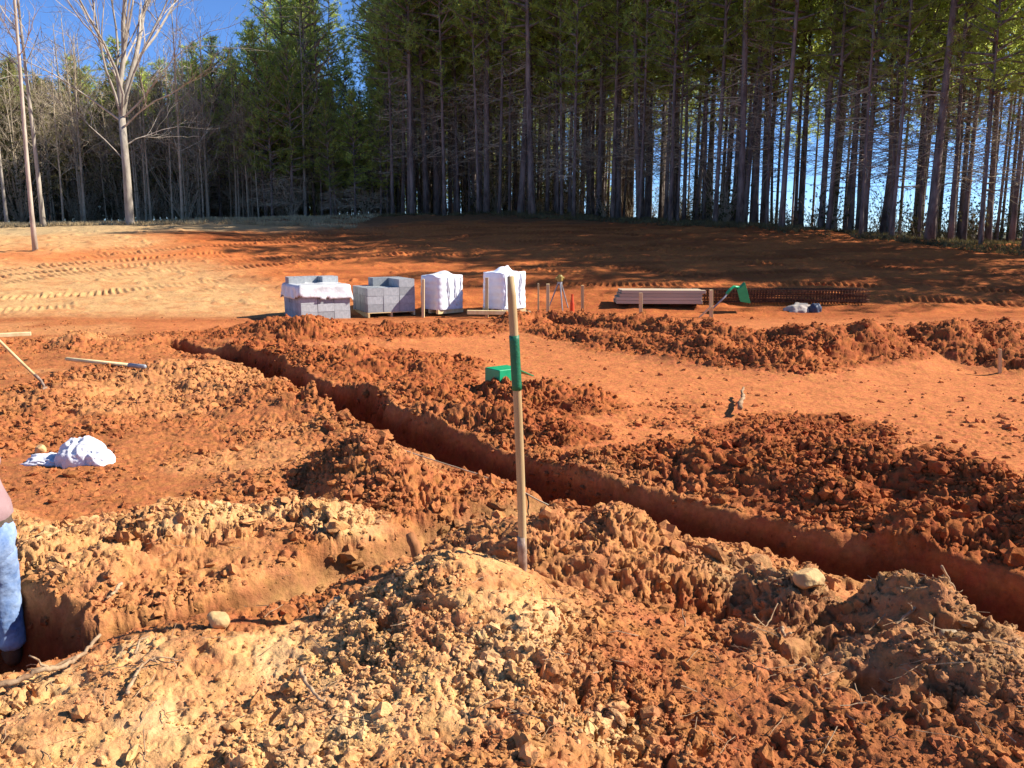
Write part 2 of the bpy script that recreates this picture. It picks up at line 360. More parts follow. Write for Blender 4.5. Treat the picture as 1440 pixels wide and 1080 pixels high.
M['yellow'] = noisemat("yellow_plastic", (.28, .20, .05), (.38, .28, .07), 5, rough=.5, bump=.1)
M['orange'] = noisemat("orange_plastic", (.62, .06, .02), (.75, .10, .03), 5, rough=.5, bump=.1)
M['metal'] = noisemat("grey_metal", (.20, .20, .20), (.34, .34, .34), 8, rough=.4, spec=.6, bump=.1)
M['jeans'] = noisemat("jeans", (.12, .20, .38), (.40, .50, .66), 5, rough=.95, bump=.4, bscale=40)
M['shirt'] = noisemat("shirt", (.36, .21, .20), (.46, .29, .27), 5, rough=.95, bump=.3, bscale=30)
M['skin'] = noisemat("skin", (.45, .25, .17), (.52, .30, .21), 6, rough=.6, bump=.1)
M['hair'] = noisemat("hair", (.03, .02, .014), (.07, .045, .03), 30, rough=.7, bump=.5)
M['leather'] = noisemat("leather", (.07, .05, .035), (.14, .10, .07), 12, rough=.6, bump=.2)
M['root'] = noisemat("root", (.26, .14, .07), (.50, .34, .19), 20, bump=.4)
M['stone'] = noisemat("stone", (.50, .29, .12), (.68, .43, .19), 12, bump=.7, bscale=40)
M['grey_stone'] = noisemat('grey_stone', (.26, .18, .10), (.42, .31, .19), 12, bump=.7, bscale=40)
M['red_wood'] = noisemat('red_wood', (.24, .09, .03), (.42, .18, .07), 14, bump=.5, stretch=(1, 1, .3))
M['straw'] = noisemat('straw', (.38, .27, .13), (.60, .46, .26), 1.0, bump=0)
M['string'] = noisemat("string", (.5, .4, .25), (.6, .5, .35), 6, bump=0)

leafy(M['brown_leaf'], .35, 1.3); leafy(M['shrub_leaf'], .35, 1.3)
# ------------------------------------------------------------------ mesh helpers
def npmesh(name, V, Fc, m=None, smooth=True, colour=None):
    """Fc: (n,3) or (n,4) int array or list of such"""
    me = bpy.data.meshes.new(name)
    fs = Fc if isinstance(Fc, list) else [Fc]
    fs = [np.asarray(f, np.int32) for f in fs if len(f)]
    V = np.asarray(V, np.float32)
    loops = np.concatenate([f.ravel() for f in fs]); tot = np.concatenate([np.full(len(f), f.shape[1], np.int32) for f in fs])
    st = np.concatenate([[0], np.cumsum(tot)[:-1]]).astype(np.int32)
    me.vertices.add(len(V)); me.vertices.foreach_set("co", V.ravel())
    me.loops.add(len(loops)); me.loops.foreach_set("vertex_index", loops)
    me.polygons.add(len(tot)); me.polygons.foreach_set("loop_start", st); me.polygons.foreach_set("loop_total", tot)
    me.polygons.foreach_set("use_smooth", np.full(len(tot), bool(smooth)))
    if colour is not None:
        a = me.color_attributes.new("soil", 'FLOAT_COLOR', 'POINT')
        cc = np.ones((len(V), 4), np.float32); cc[:, :3] = colour; a.data.foreach_set("color", cc.ravel())
    me.update(calc_edges=True); me.validate()
    if m: me.materials.append(m)
    return me
class MB:
    def __init__(s): s.V = []; s.F3 = []; s.F4 = []; s.n = 0
    def add(s, V, F4=None, F3=None):
        V = np.asarray(V, float)
        if F4 is not None and len(F4): s.F4.append(np.asarray(F4)+s.n)
        if F3 is not None and len(F3): s.F3.append(np.asarray(F3)+s.n)
        s.V.append(V); s.n += len(V)
    def box(s, c, d, rz=0, tilt=None, bev=0):
        x, y, z = d[0]/2, d[1]/2, d[2]/2
        if bev:
            b = bev; V = []
            for k, (zz, i) in enumerate(((-z, b), (-z+b, 0), (z-b, 0), (z, b))):
                X, Y = x-i, y-i
                V += [(-X+b*(i == 0), -Y, zz), (X-b*(i == 0), -Y, zz), (X, -Y+b*(i == 0), zz), (X, Y-b*(i == 0), zz), (X-b*(i == 0), Y, zz), (-X+b*(i == 0), Y, zz), (-X, Y-b*(i == 0), zz), (-X, -Y+b*(i == 0), zz)]
            V = np.array(V); F = []
            for k in range(3):
                for j in range(8): F.append((k*8+j, k*8+(j+1) % 8, (k+1)*8+(j+1) % 8, (k+1)*8+j))
            F += [(24, 25, 26, 27), (24, 27, 28, 31), (28, 29, 30, 31), (3, 2, 1, 0), (7, 4, 3, 0), (7, 6, 5, 4)]
        else:
            V = np.array([(i, j, k) for k in (-z, z) for j in (-y, y) for i in (-x, x)])
            F = [(0, 2, 3, 1), (4, 5, 7, 6), (0, 1, 5, 4), (2, 6, 7, 3), (0, 4, 6, 2), (1, 3, 7, 5)]
        if tilt is not None: V = V @ np.array(tilt).T
        if rz: c_, n_ = math.cos(rz), math.sin(rz); V = V @ np.array([[c_, -n_, 0], [n_, c_, 0], [0, 0, 1]]).T
        s.add(V+np.array(c), F); return s
    def tube(s, P_, r, n=8, cap=True):
        P_ = np.asarray(P_, float); r = np.broadcast_to(np.asarray(r, float), (len(P_),))
        T = np.gradient(P_, axis=0); T /= np.linalg.norm(T, axis=1)[:, None]+1e-9
        up = np.array([0, 0, 1.]) if abs(T[0][2]) < .9 else np.array([1., 0, 0])
        A = np.cross(T, up); bad = np.linalg.norm(A, axis=1) < 1e-3; A[bad] = np.cross(T[bad], [0, 1., 0])
        A /= np.linalg.norm(A, axis=1)[:, None]
        for i in range(1, len(A)):
            if A[i] @ A[i-1] < 0: A[i] = -A[i]
        B = np.cross(T, A)
        th = np.linspace(0, 2*np.pi, n, endpoint=False)
        V = (P_[:, None]+r[:, None, None]*(np.cos(th)[None, :, None]*A[:, None]+np.sin(th)[None, :, None]*B[:, None])).reshape(-1, 3)
        i = np.arange(len(P_)-1)[:, None]*n; j = np.arange(n)[None]; j2 = (j+1) % n
        Fq = np.stack([i+j, i+n+j, i+n+j2, i+j2], -1).reshape(-1, 4)
        F3 = []
        if cap:
            V = np.vstack([V, P_[0], P_[-1]]); a = len(V)-2; e = (len(P_)-1)*n
            F3 = [(a, k, (k+1) % n) for k in range(n)]+[(a+1, e+(k+1) % n, e+k) for k in range(n)]
        s.add(V, Fq, F3); return s
    def mesh(s, name, m, smooth=False):
        fs = []
        if s.F4: fs.append(np.vstack(s.F4))
        if s.F3: fs.append(np.vstack(s.F3))
        return npmesh(name, np.vstack(s.V), fs, m, smooth)
    def build(s, name, m, parent=None, smooth=False):
        return link(name, s.mesh(name, m, smooth), parent)
def link(name, me, parent=None, loc=None):
    o = bpy.data.objects.new(name, me); col.objects.link(o)
    if parent: o.parent = parent
    if loc is not None: o.location = loc
    return o
def tag(o, label=None, cat=None, group=None, kind=None):
    if label: o['label'] = label
    if cat: o['category'] = cat
    if group: o['group'] = group
    if kind: o['kind'] = kind
    return o
def empty(name, loc, rz=0, **k):
    o = bpy.data.objects.new(name, None); col.objects.link(o); o.location = loc; o.rotation_euler = (0, 0, rz); o.empty_display_size = .2
    return tag(o, **k)
def copy_tree(o, parent=None):
    c = o.copy(); col.objects.link(c); c.parent = parent
    for ch in list(o.children): copy_tree(ch, c)
    return c

# ------------------------------------------------------------------ ground sheet
FRONT = 90.0
ang = np.concatenate([np.arange(-40, 40.001, .075), np.arange(41, 90, 1.5), np.arange(90, 270, 6), np.arange(270, 319.5, 1.5)])
rad = np.concatenate([[.05, .3, .7, 1.1], np.exp(np.arange(math.log(1.45), math.log(13), .0030)), np.exp(np.arange(math.log(13), math.log(62), .0032)), np.exp(np.linspace(math.log(62.5), math.log(1800), 70))])
na, nr = len(ang), len(rad)
AA, RR = np.meshgrid(np.radians(ang), rad)
X = (np.sin(AA)*RR).ravel(); Y = (np.cos(AA)*RR).ravel()
Z, rub, sand, grey, inT, HG = terrain(X, Y, True, True)
def face_out(X, Y, Z, HG, rub, inT):
    """push the crumbly relief out along the surface normal and roughen the steep banks"""
    G = [q.reshape(nr, na) for q in (X, Y, Z)]
    dr = [np.gradient(q, axis=0) for q in G]; da = [(np.roll(q, -1, 1)-np.roll(q, 1, 1)) for q in G]
    N = np.stack([da[1]*dr[2]-da[2]*dr[1], da[2]*dr[0]-da[0]*dr[2], da[0]*dr[1]-da[1]*dr[0]], -1).reshape(-1, 3)
    N /= np.linalg.norm(N, axis=1)[:, None]+1e-12; N[N[:, 2] < 0] *= -1
    m = (Y > 1.5) & (Y < 20) & (np.abs(X) < Y*.9); n = N[m]; nz = n[:, 2]; x, y, z = X[m], Y[m], Z[m]
    u = x*.8+y*.6; st = 1-ss(.45, .85, nz)
    w = .045*lumps(u/.16, z/.16, 160, .5)+.03*lumps(u/.07, z/.07, 165, .6)+.014*lumps(u/.03, z/.03, 170, .7)+.03*(fbm(u*7, z*7, 4, 175)-.5)
    w = w*(.35+.65*np.clip(rub[m]*1.2, 0, 1))*(.4+.6*(1-inT[m]))
    w = w+inT[m]*st*(.034*(fbm(u*1.2, z*20, 3, 180)-.5)+.03*(fbm(u*5, z*3, 3, 181)-.5))
    h = HG[m]*(.45+.55*ss(.4, .95, nz))+st*w*.6
    sc_ = np.clip(HG[m]*0+1, 0, 1)
    n = n*np.stack([sc_*.8, sc_*.8, sc_], 1)
    X[m] += n[:, 0]*h; Y[m] += n[:, 1]*h; Z[m] += n[:, 2]*h
    r = ~m; Z[r] += HG[r]
    return X, Y, Z
X0_, Y0_ = X.copy(), Y.copy()
X, Y, Z = face_out(X, Y, Z, HG, rub, inT)
Z = np.where(RR.ravel() > 500, -6, Z)
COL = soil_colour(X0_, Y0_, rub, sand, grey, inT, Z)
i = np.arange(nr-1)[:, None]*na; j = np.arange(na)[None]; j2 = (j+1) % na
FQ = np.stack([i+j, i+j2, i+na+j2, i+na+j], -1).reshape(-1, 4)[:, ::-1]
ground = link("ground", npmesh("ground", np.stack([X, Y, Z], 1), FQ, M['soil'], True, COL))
tag(ground, "red clay and sand building site with trenches, rising to a graded hill", kind='structure')
del AA, RR, FQ

# ------------------------------------------------------------------ loose clods (nobody could count them)
def ico(sub):
    import bmesh
    bm = bmesh.new(); bmesh.ops.create_icosphere(bm, subdivisions=sub, radius=1)
    V = np.array([v.co[:] for v in bm.verts]); Fi = np.array([[v.index for v in f.verts] for f in bm.faces]); bm.free(); return V, Fi
ICO1, ICO2 = ico(1), ico(2)
def scatter_clods(n, rmin, rmax, smin, smax, base, seed, floor=.0):
    g = np.random.default_rng(seed)
    a = np.radians(g.uniform(-37, 37, n)); r = np.exp(g.uniform(math.log(rmin), math.log(rmax), n))
    x, y = np.sin(a)*r, np.cos(a)*r
    z, rb, sd, gy, it = terrain(x, y)
    clump = ss(.3, .65, fbm(x*1.7, y*1.7, 3, 300))
    p = np.clip(rb*(.10+1.3*clump**1.6)*(1-.85*it)+floor*(.3+clump), 0, 1)*(y < 21)
    k = g.uniform(0, 1, n) < p
    x, y, z, rb, sd, gy, it = [q[k] for q in (x, y, z, rb, sd, gy, it)]
    n = len(x); s = smin*(smax/smin)**(g.uniform(0, 1, n)**2.2)
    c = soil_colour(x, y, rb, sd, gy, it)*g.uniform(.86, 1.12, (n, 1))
    V0, F0 = base; m = len(V0)
    J = V0[None]*(1+g.uniform(-.42, .38, (n, m, 1)))
    J = J*(s[:, None, None]*g.uniform(.45, 1.35, (n, 1, 3)))
    th = g.uniform(0, 6.28, n); ph = g.uniform(-.6, .6, n)
    ct, st_, cp, sp = np.cos(th), np.sin(th), np.cos(ph), np.sin(ph)
    x1 = J[..., 0]; y1 = J[..., 1]*cp[:, None]-J[..., 2]*sp[:, None]; z1 = J[..., 1]*sp[:, None]+J[..., 2]*cp[:, None]
    W = np.stack([x1*ct[:, None]-y1*st_[:, None]+x[:, None], x1*st_[:, None]+y1*ct[:, None]+y[:, None], z1*.8+z[:, None]+.12*s[:, None]], -1)
    Fc = (F0[None]+np.arange(n)[:, None, None]*m).reshape(-1, 3)
    return W.reshape(-1, 3), Fc, np.repeat(np.clip(c, 0, 1), m, 0)
parts = [scatter_clods(150000, 1.9, 9, .004, .013, ICO1, 1, .05), scatter_clods(22000, 2.0, 10, .008, .034, ICO2, 2, .01), scatter_clods(70000, 6, 22, .013, .045, ICO1, 3, .01),
         scatter_clods(7000, 4.5, 21, .022, .075, ICO2, 4)]
off = 0; Vs, Fs, Cs = [], [], []
for V_, F_, C_ in parts: Vs.append(V_); Fs.append(F_+off); Cs.append(C_); off += len(V_)
clods = link("loose_soil", npmesh("loose_soil", np.vstack(Vs), np.vstack(Fs), M['soil'], False, np.vstack(Cs)))
tag(clods, "crumbled clods of red clay and sand strewn over the spoil heaps", "soil", kind='stuff')

# ------------------------------------------------------------------ trees
def rnd(a, b): return random.uniform(a, b)
def blades(cs, n, L, w, g, up=.25):
    """needle or leaf blades: n thin triangles round each centre"""
    cs = np.asarray(cs); c = np.repeat(cs, n, 0); k = len(c)
    d = g.normal(0, 1, (k, 3)); d[:, 2] += up; d /= np.linalg.norm(d, axis=1)[:, None]
    l = L*g.uniform(.55, 1.1, (k, 1)); q = np.cross(d, g.normal(0, 1, (k, 3))); q /= np.linalg.norm(q, axis=1)[:, None]
    a = c+d*l*.08; V = np.stack([a-q*w/2, a+q*w/2, c+d*l], 1).reshape(-1, 3)
    return V, np.arange(3*k).reshape(-1, 3)
def trunk_pts(H, lean, wob, n=14):
    a = rnd(0, 6.28); t = np.linspace(0, 1, n); ph = rnd(0, 6.28)
    return np.stack([math.cos(a)*lean*t*H+wob*np.sin(t*5+ph)*t, math.sin(a)*lean*t*H+wob*np.cos(t*4+ph)*t, t*H-.25*(t == 0)], 1)
def pine_meshes(k, H, r0, cb, spread, dens=1.0):
    g = np.random.default_rng(500+k)
    tp = trunk_pts(H, rnd(.0, .02), rnd(.03, .14))
    t = np.linspace(0, 1, len(tp)); rr = r0*(1-.86*t**1.15); rr[0] *= 1.35
    tr = MB().tube(tp, rr, 9)
    cr = MB(); cents = []; dead = MB()
    def at(z):
        return np.array([np.interp(z, tp[:, 2], tp[:, 0]), np.interp(z, tp[:, 2], tp[:, 1]), z])
    nb = int(64*dens)
    for b in range(nb):
        u = (b+g.uniform(0, 1))/nb; z = cb+(H-cb)*u*.985
        prof = (math.sin(min(1, u*1.25+.22)*math.pi*.62)**.8)*(1-u**2.2)+.12
        L = spread*prof*g.uniform(.55, 1.2); a = g.uniform(0, 6.28); el = g.uniform(-.05, .5)+u*.5
        p0 = at(z); d = np.array([math.cos(a)*math.cos(el), math.sin(a)*math.cos(el), math.sin(el)])
        tt = np.linspace(0, 1, 5)[:, None]; pth = p0+d*L*tt+np.array([0, 0, .18*L])*tt**2*g.uniform(-.6, 1)
        cr.tube(pth, np.linspace(.035+.012*L, .008, 5), 4, False)
        for q in range(int(3+L*3.2)):
            s = g.uniform(.35, 1.03); c = p0+d*L*s+g.normal(0, .16+.05*L, 3)*[1, 1, .6]; cents.append(c)
    cents += [at(H*.985)+g.normal(0, .18, 3) for _ in range(6)]
    V, Fi = blades(cents, 13, .30, .04, g)
    fo = MB(); fo.add(V, None, Fi)
    for b in range(44):
        z = g.uniform(cb*.38, cb*1.02); L = g.uniform(.3, 1.6); a = g.uniform(0, 6.28); p0 = at(z)
        d = np.array([math.cos(a), math.sin(a), g.uniform(-.35, .35)])
        tt = np.linspace(0, 1, 4)[:, None]; pth = p0+d*L*tt+g.normal(0, .04, (4, 3))*tt+np.array([0, 0, -.15*L])*tt**2
        dead.tube(pth, np.linspace(.02, .006, 4), 3, False)
        for q in range(3):
            s = g.uniform(.4, .95); e = p0+d*L*s; dd = d*.3+g.normal(0, .25, 3); dead.tube([e, e+dd*.5, e+dd], [.008, .006, .004], 3, False)
    return [("trunk", tr.mesh("pine_trunk", M['pine_bark'], True)), ("crown", fo.mesh("pine_crown", M['olive_needles' if k == 8 else 'needles'])), ("limbs", cr.mesh("pine_limbs", M['pine_bark'])), ("dead_branches", dead.mesh("pine_dead_branches", M['brown_twig']))]
PINES = [pine_meshes(k, H, r, cb, sp, dn) for k, (H, r, cb, sp, dn) in enumerate([(18.5, .105, 7.4, 2.4, 1.2), (17.5, .095, 6.6, 2.1, 1.1), (19.5, .125, 8.0, 2.6, 1.2), (17, .08, 6.2, 1.8, 1.0), (18.5, .09, 7.6, 2.1, 1.0), (16.5, .075, 5.6, 1.9, 1.0), (19, .115, 6.8, 2.4, 1.2), (10.5, .09, 2.6, 1.9, 1.2), (8.5, .08, 1.6, 1.7, 1.2)])]

def make_tree(meshes, name, x, y, rz, s, z=None, label=None, cat='tree', group=None, tilt=(0, 0)):
    z = float(base_z(np.array([float(x)]), np.array([float(y)]))[0])-.06 if z is None else z
    e = empty(name, (x, y, z), rz, label=label, cat=cat, group=group); e.scale = (s, s, s*rnd(.95, 1.05)); e.rotation_euler = (tilt[0], tilt[1], rz)
    for nm, me in meshes:
        o = link(nm, me, e)
        if nm == 'trunk' and cat == 'tree' and name == 'pine_tree': q = rnd(.75, 1.4); o.scale = (q, q, 1)
    return e
EDGE = [PD(-250, 322, 44), PD(0, 318, 47), PD(200, 312, 50), PD(400, 300, 49), PD(600, 298, 46.5), PD(800, 305, 43), PD(1000, 318, 38), PD(1200, 335, 34), PD(1440, 352, 30)]
EX = [p[0] for p in EDGE]+[20, 24, 32, 45, 60]; EY = [p[1] for p in EDGE]+[26.5, 23.5, 21.5, 20, 19]
def edge_y(x): return float(np.interp(x, EX, EY))
PG = "pines standing in the wood behind the site"
placed = []; count = 0
tries = 0
g = np.random.default_rng(77)
spots = []
while len(spots) < 400 and tries < 90000:
    tries += 1
    x = g.uniform(-40, 44); dpt = 24*g.uniform(0, 1)**1.25
    px_est = 720+1200*x/(edge_y(x)+dpt)
    if px_est < -80: continue
    if px_est > 1500 and (dpt > 8 or x > 26.5 or g.uniform() < .35): continue
    if px_est < 380 and dpt < 5: continue
    if px_est > 930 and dpt > 17: continue
    y = edge_y(x)+dpt
    mind = 1.0 if dpt < 8 else 1.3
    if any((x-a)**2+(y-b)**2 < mind**2 for a, b, *_ in spots): continue
    spots.append((x, y, dpt, px_est))
spots.sort(key=lambda q: q[2])
def place_word(px):
    for lim, w in ((260, "far left"), (560, "left"), (860, "middle"), (1150, "right"), (1460, "far right")):
        if px < lim: return w
    return "beyond the right edge"
LM = [(-999, 'the left edge of the photo'), (183, 'the large forked bare tree'), (443, 'the film-draped block stack'), (535, 'the bare block stack'), (621, 'the left white pallet'), (720, 'the upright shovel'), (787, 'the tripod level'), (925, 'the middle of the grey boards'), (1034, 'the green tipped tub'), (1180, 'the far end of the rusty cage'), (1440, 'the right edge of the photo')]
ORD = ['first', 'second', 'third', 'fourth', 'fifth', 'sixth', 'seventh', 'eighth', 'ninth', 'tenth', 'eleventh', 'twelfth', 'thirteenth', 'fourteenth', 'fifteenth', 'sixteenth', 'seventeenth', 'eighteenth', 'nineteenth', 'twentieth']
FRONT_LAB = {}
for row_, lo_, hi_ in (('front row', -1, 3.5), ('second row', 3.5, 6.5)):
    cnt_ = {}
    for q in sorted([q for q in spots if lo_ <= q[2] < hi_], key=lambda q: q[0]/q[1]):
        pxx = 720+1200*q[0]/q[1]*.985; k_ = max(i for i, l in enumerate(LM) if l[0] <= pxx); cnt_[k_] = cnt_.get(k_, 0)+1
        FRONT_LAB[q[:2]] = f"{ORD[min(19, cnt_[k_]-1)]} pine of the {row_}, rightward from {LM[k_][1]}"
for (x, y, dpt, px_est) in spots:
    if px_est < 380: vi = int(g.choice([7, 8, 7, 8]))
    elif px_est < 420: vi = int(g.choice([5, 7, 7]))
    elif px_est < 470: vi = int(g.choice([5, 3, 1]))
    else: vi = int(g.choice([0, 1, 2, 3, 4, 5, 6]))
    s = g.uniform(.88, 1.12)
    if 465 < px_est < 545: vi = int(g.choice([5, 7, 7])); s *= .66
    if x > 21: s *= .88
    row = "front edge" if dpt < 3.5 else ("middle rows" if dpt < 11 else "back rows")
    sz = "slender" if vi in (3, 5, 7, 8) else "tall thick"
    t = make_tree(PINES[vi], "pine_tree", x, y, g.uniform(0, 6.28), s, tilt=(g.normal(0, .018), g.normal(0, .018)),
        label=FRONT_LAB.get((x, y), f"{sz} pine in the {row} of the wood, {place_word(px_est)}"), group=PG)

# background wood, one mass
def merge_pines():
    g = np.random.default_rng(9); VV, FF, MI, n = [], [], [], 0
    for k in range(235):
        x = g.uniform(-62, 9) if k < 180 else g.uniform(9, 38); y = edge_y(np.clip(x, -45, 44))+g.uniform(24, 36)
        if x > 9: y -= g.uniform(2, 10)
        z = float(base_z(np.array([x]), np.array([y]))[0])-.3
        px = 720+1200*x/y
        vi = 8 if px < 400 else int(g.choice([7, 8, 8] if px < 580 else ([3, 5, 7, 8, 8] if px < 900 else [3, 5]))); s = g.uniform(.9, 1.15)
        a = g.uniform(0, 6.28); c_, s_ = math.cos(a)*s, math.sin(a)*s
        for mi, (nm, me) in enumerate(PINES[vi][:2]):
            V = np.empty(len(me.vertices)*3, np.float32); me.vertices.foreach_get("co", V); V = V.reshape(-1, 3)
            W = np.stack([V[:, 0]*c_-V[:, 1]*s_+x, V[:, 0]*s_+V[:, 1]*c_+y, V[:, 2]*s+z], 1)
            if nm == 'crown':
                Fi = np.arange(len(V)).reshape(-1, 3); VV.append(W); FF.append(Fi+n); MI.append(np.ones(len(Fi), int)); n += len(W)
            else:
                L = np.empty(len(me.loops), np.int32); me.loops.foreach_get("vertex_index", L); nq = (len(V)-2)//9-1
                q = L[:nq*9*4].reshape(-1, 4); Fi = np.vstack([q[:, [0, 1, 2]], q[:, [0, 2, 3]]]); VV.append(W); FF.append(Fi+n); MI.append(np.zeros(len(Fi), int)); n += len(W)
    me = npmesh("background_wood", np.vstack(VV), np.vstack(FF), M['pine_bark'], False); me.materials.append(M['needles'])
    me.polygons.foreach_set("material_index", np.concatenate(MI).astype(np.int32)); me.update()
    tag(link("background_wood", me), "dark depth of the pine wood behind the front rows of trees", "wood", kind='stuff')
merge_pines()

# bare broadleaf trees
def bare_tree(seed, H, r0, fork, spread, levels=4, kids=(5, 4, 4, 3), tips=None, upr=.7, mat_trunk='grey_bark', mat_twig='grey_bark', thin=1.0):
    g = np.random.default_rng(seed); tr = MB(); tw = MB()
    def grow(p, d, L, r, lv):
        n = 7 if lv < 2 else 5
        pp = [p]; dd = d/np.linalg.norm(d)
        for k in range(n-1):
            dd = dd+g.normal(0, .09+.03*lv, 3)+np.array([0, 0, .05 if lv < 3 else .01]); dd /= np.linalg.norm(dd); pp.append(pp[-1]+dd*L/(n-1))
        pp = np.array(pp); rs = np.linspace(r, r*.42 if lv < levels else r*.3, n)
        (tr if lv <= 1 else tw).tube(pp, rs, 8 if lv == 0 else (6 if lv == 1 else (4 if lv == 2 else 3)), lv == 0)
        if lv >= levels: return
        for q in range(kids[lv]):
            s = g.uniform(.25 if lv else .45, 1.0) if q else 1.0
            i = s*(n-1); i0 = min(int(i), n-2); pt = pp[i0]+(pp[i0+1]-pp[i0])*(i-i0); dl = (pp[i0+1]-pp[i0]); dl /= np.linalg.norm(dl)
            side = g.normal(0, 1, 3); side -= dl*(side@dl); side /= np.linalg.norm(side)
            k2 = spread*g.uniform(.5, 1.2)
            nd = dl+side*k2+np.array([0, 0, upr*.35]) if q else dl+side*.25
            grow(pt, nd, L*g.uniform(.45, .8), max(r*(1-.5*s)*g.uniform(.42, .68), .006*thin), lv+1)
    # trunk to fork
    tp = np.array([[0, 0, -.25], [0, 0, .25], [.03, 0, fork*.5], [.0, .02, fork]]); tr.tube(tp, [r0*1.45, r0*1.1, r0*.95, r0*.85], 10)
    return g, tr, tw, grow
def big_tree():
    g, tr, tw, grow = bare_tree(21, 15, .18, 4.9, .62, 4, (4, 6, 6, 5), thin=1.3)
    top = np.array([0, .02, 4.85])
    for d, L, r in (((-.12, .0, 1), 8.8, .135), ((.16, .05, 1), 9.2, .13), ((.05, .4, 1), 7.0, .08), ((.5, .1, .8), 6.4, .065), ((-.3, -.2, 1), 6.5, .06), ((.3, -.3, 1), 6.5, .07)):
        grow(top, np.array(d, float), L, r, 1)
    for z, d, L, r in ((4.4, (.95, -.2, .55), 4.6, .05), (2.9, (-.9, .2, .6), 3.0, .032), (4.7, (-1, -.2, .9), 4.4, .045), (4.8, (1, .2, .7), 5.0, .05), (3.6, (.8, .4, .5), 2.6, .03)):
        grow(np.array([0, 0, z if z < 4.8 else 4.8]), np.array(d, float), L, r, 2)
    return [("trunk", tr.mesh("bare_trunk", M['grey_bark'], True)), ("twigs", tw.mesh("bare_twigs", M['grey_bark']))]
def sapling(seed, H, r0, spread=.5, kids=(9, 4, 3), mt='grey_bark', lev=3, wob=.05):
    g, tr, tw, grow = bare_tree(seed, H, r0, H*.08, spread, lev, kids)
    tp = trunk_pts(H, .02, wob, 12); t = np.linspace(0, 1, 12); tr = MB().tube(tp, r0*(1-.8*t)*(1+.3*(t == 0)), 7); tw = MB()
    def grow2(p, d, L, r, lv):
        n = 5; pp = [p]; dd = d/np.linalg.norm(d)
        for k in range(n-1):
            dd = dd+g.normal(0, .14, 3)+[0, 0, .06]; dd /= np.linalg.norm(dd); pp.append(pp[-1]+dd*L/(n-1))
        tw.tube(pp, np.linspace(r, r*.35, n), 4 if lv < 2 else 3, False)
        if lv < lev:
            for q in range(kids[lv]):
                s = int(g.integers(1, n)); dl = pp[s]-pp[s-1]; dl = dl/np.linalg.norm(dl)
                grow2(pp[s], dl+g.normal(0, spread, 3), L*g.uniform(.4, .75), max(r*.5, .006), lv+1)
    for q in range(kids[0]*2):
        u = g.uniform(.3, .99); i = u*11; i0 = min(int(i), 10); p = tp[i0]+(tp[i0+1]-tp[i0])*(i-i0); a = g.uniform(0, 6.28)
        grow2(p, np.array([math.cos(a), math.sin(a), g.uniform(.5, 1.5)]), H*.22*(1.15-u*.7)*g.uniform(.6, 1.3), r0*.36*(1.1-u*.7), 1)
    return [("trunk", tr.mesh("sapling_trunk", M[mt], True)), ("twigs", tw.mesh("sapling_twigs", M[mt]))]
def on_hill(px, py):
    Yv = 21.0
    while Yv < 62:
        X_, _, Z_ = PD(px, py, Yv)
        if Z_ <= float(base_z(np.array([X_]), np.array([Yv]))[0]): break
        Yv += .1
    return X_, Yv
bt = on_hill(183, 316); make_tree(big_tree(), "bare_tree", bt[0], bt[1], 0, 1.0, label="large bare forked tree with a pale trunk in the dry grass left of the wood", group="bare broadleaf trees")
lt = on_hill(50, 352)
make_tree(sapling(31, 15, .085, .45, (7, 4, 3), wob=.25), "bare_tree", lt[0], lt[1], 2.0, 1.0, label="thin pale bare tree nearest the camera, by the left edge of the photo", group="bare broadleaf trees", tilt=(0, -.045))
SAP = [sapling(40+k, H, r, sp, kd, mt) for k, (H, r, sp, kd, mt) in enumerate([(12, .10, .5, (9, 4, 3), 'grey_bark'), (9, .07, .6, (9, 5, 3), 'brown_twig'), (7, .05, .7, (10, 5, 3), 'brown_twig'), (10.5, .08, .6, (10, 4, 3), 'brown_twig')])]
SHQ = []
SG = "bare saplings along the left edge of the wood"
for k, (px, Yv, vi, s, lab) in enumerate([(72, 41, 0, 1.15, "grey bare tree close behind the thin pale leftmost tree"), (22, 45, 0, .9, "bare grey tree at the extreme left of the wood edge"), (265, 46, 3, 1.05, "thin straight bare tree right of the large forked tree"),
        (130, 47, 1, 1.1, "leaning bare sapling between the thin pale tree and the forked tree"), (222, 47, 1, 1.0, "bushy bare sapling just right of the forked trunk"), (100, 46, 2, 1.2, "low bare sapling left of the forked trunk"),
        (300, 50, 1, 1.2, "bare brown sapling in front of the first dense pines"), (340, 51, 3, 1.0, "spreading bare sapling at the start of the dense pines"), (435, 50, 0, .95, "bare pale tree rising among the left pines")]):
    x = (px-720)/1200*Yv; make_tree(SAP[vi], "bare_sapling", x, Yv, rnd(0, 6), s, label=lab, group=SG)
for k in range(80):
    px = rnd(-60, 390); Yv = edge_y((px-720)/1200*48)+rnd(-1.0, 10); x = (px-720)/1200*Yv; vi = random.choice([1, 2, 3, 2])
    make_tree(SAP[vi], "bare_sapling", x, Yv, rnd(0, 6), rnd(.75, 1.25), label="brown bare sapling in the tangled thicket around the large forked tree", group="thicket saplings at the left of the wood")
for k in range(46):
    px = rnd(880, 1500); x = (px-720)/1200*52; x = (px-720)/1200*(edge_y(x)+rnd(15, 24)); Yv = edge_y(x)+rnd(15, 24)
    SHQ.append((x, Yv)) if k % 2 else None
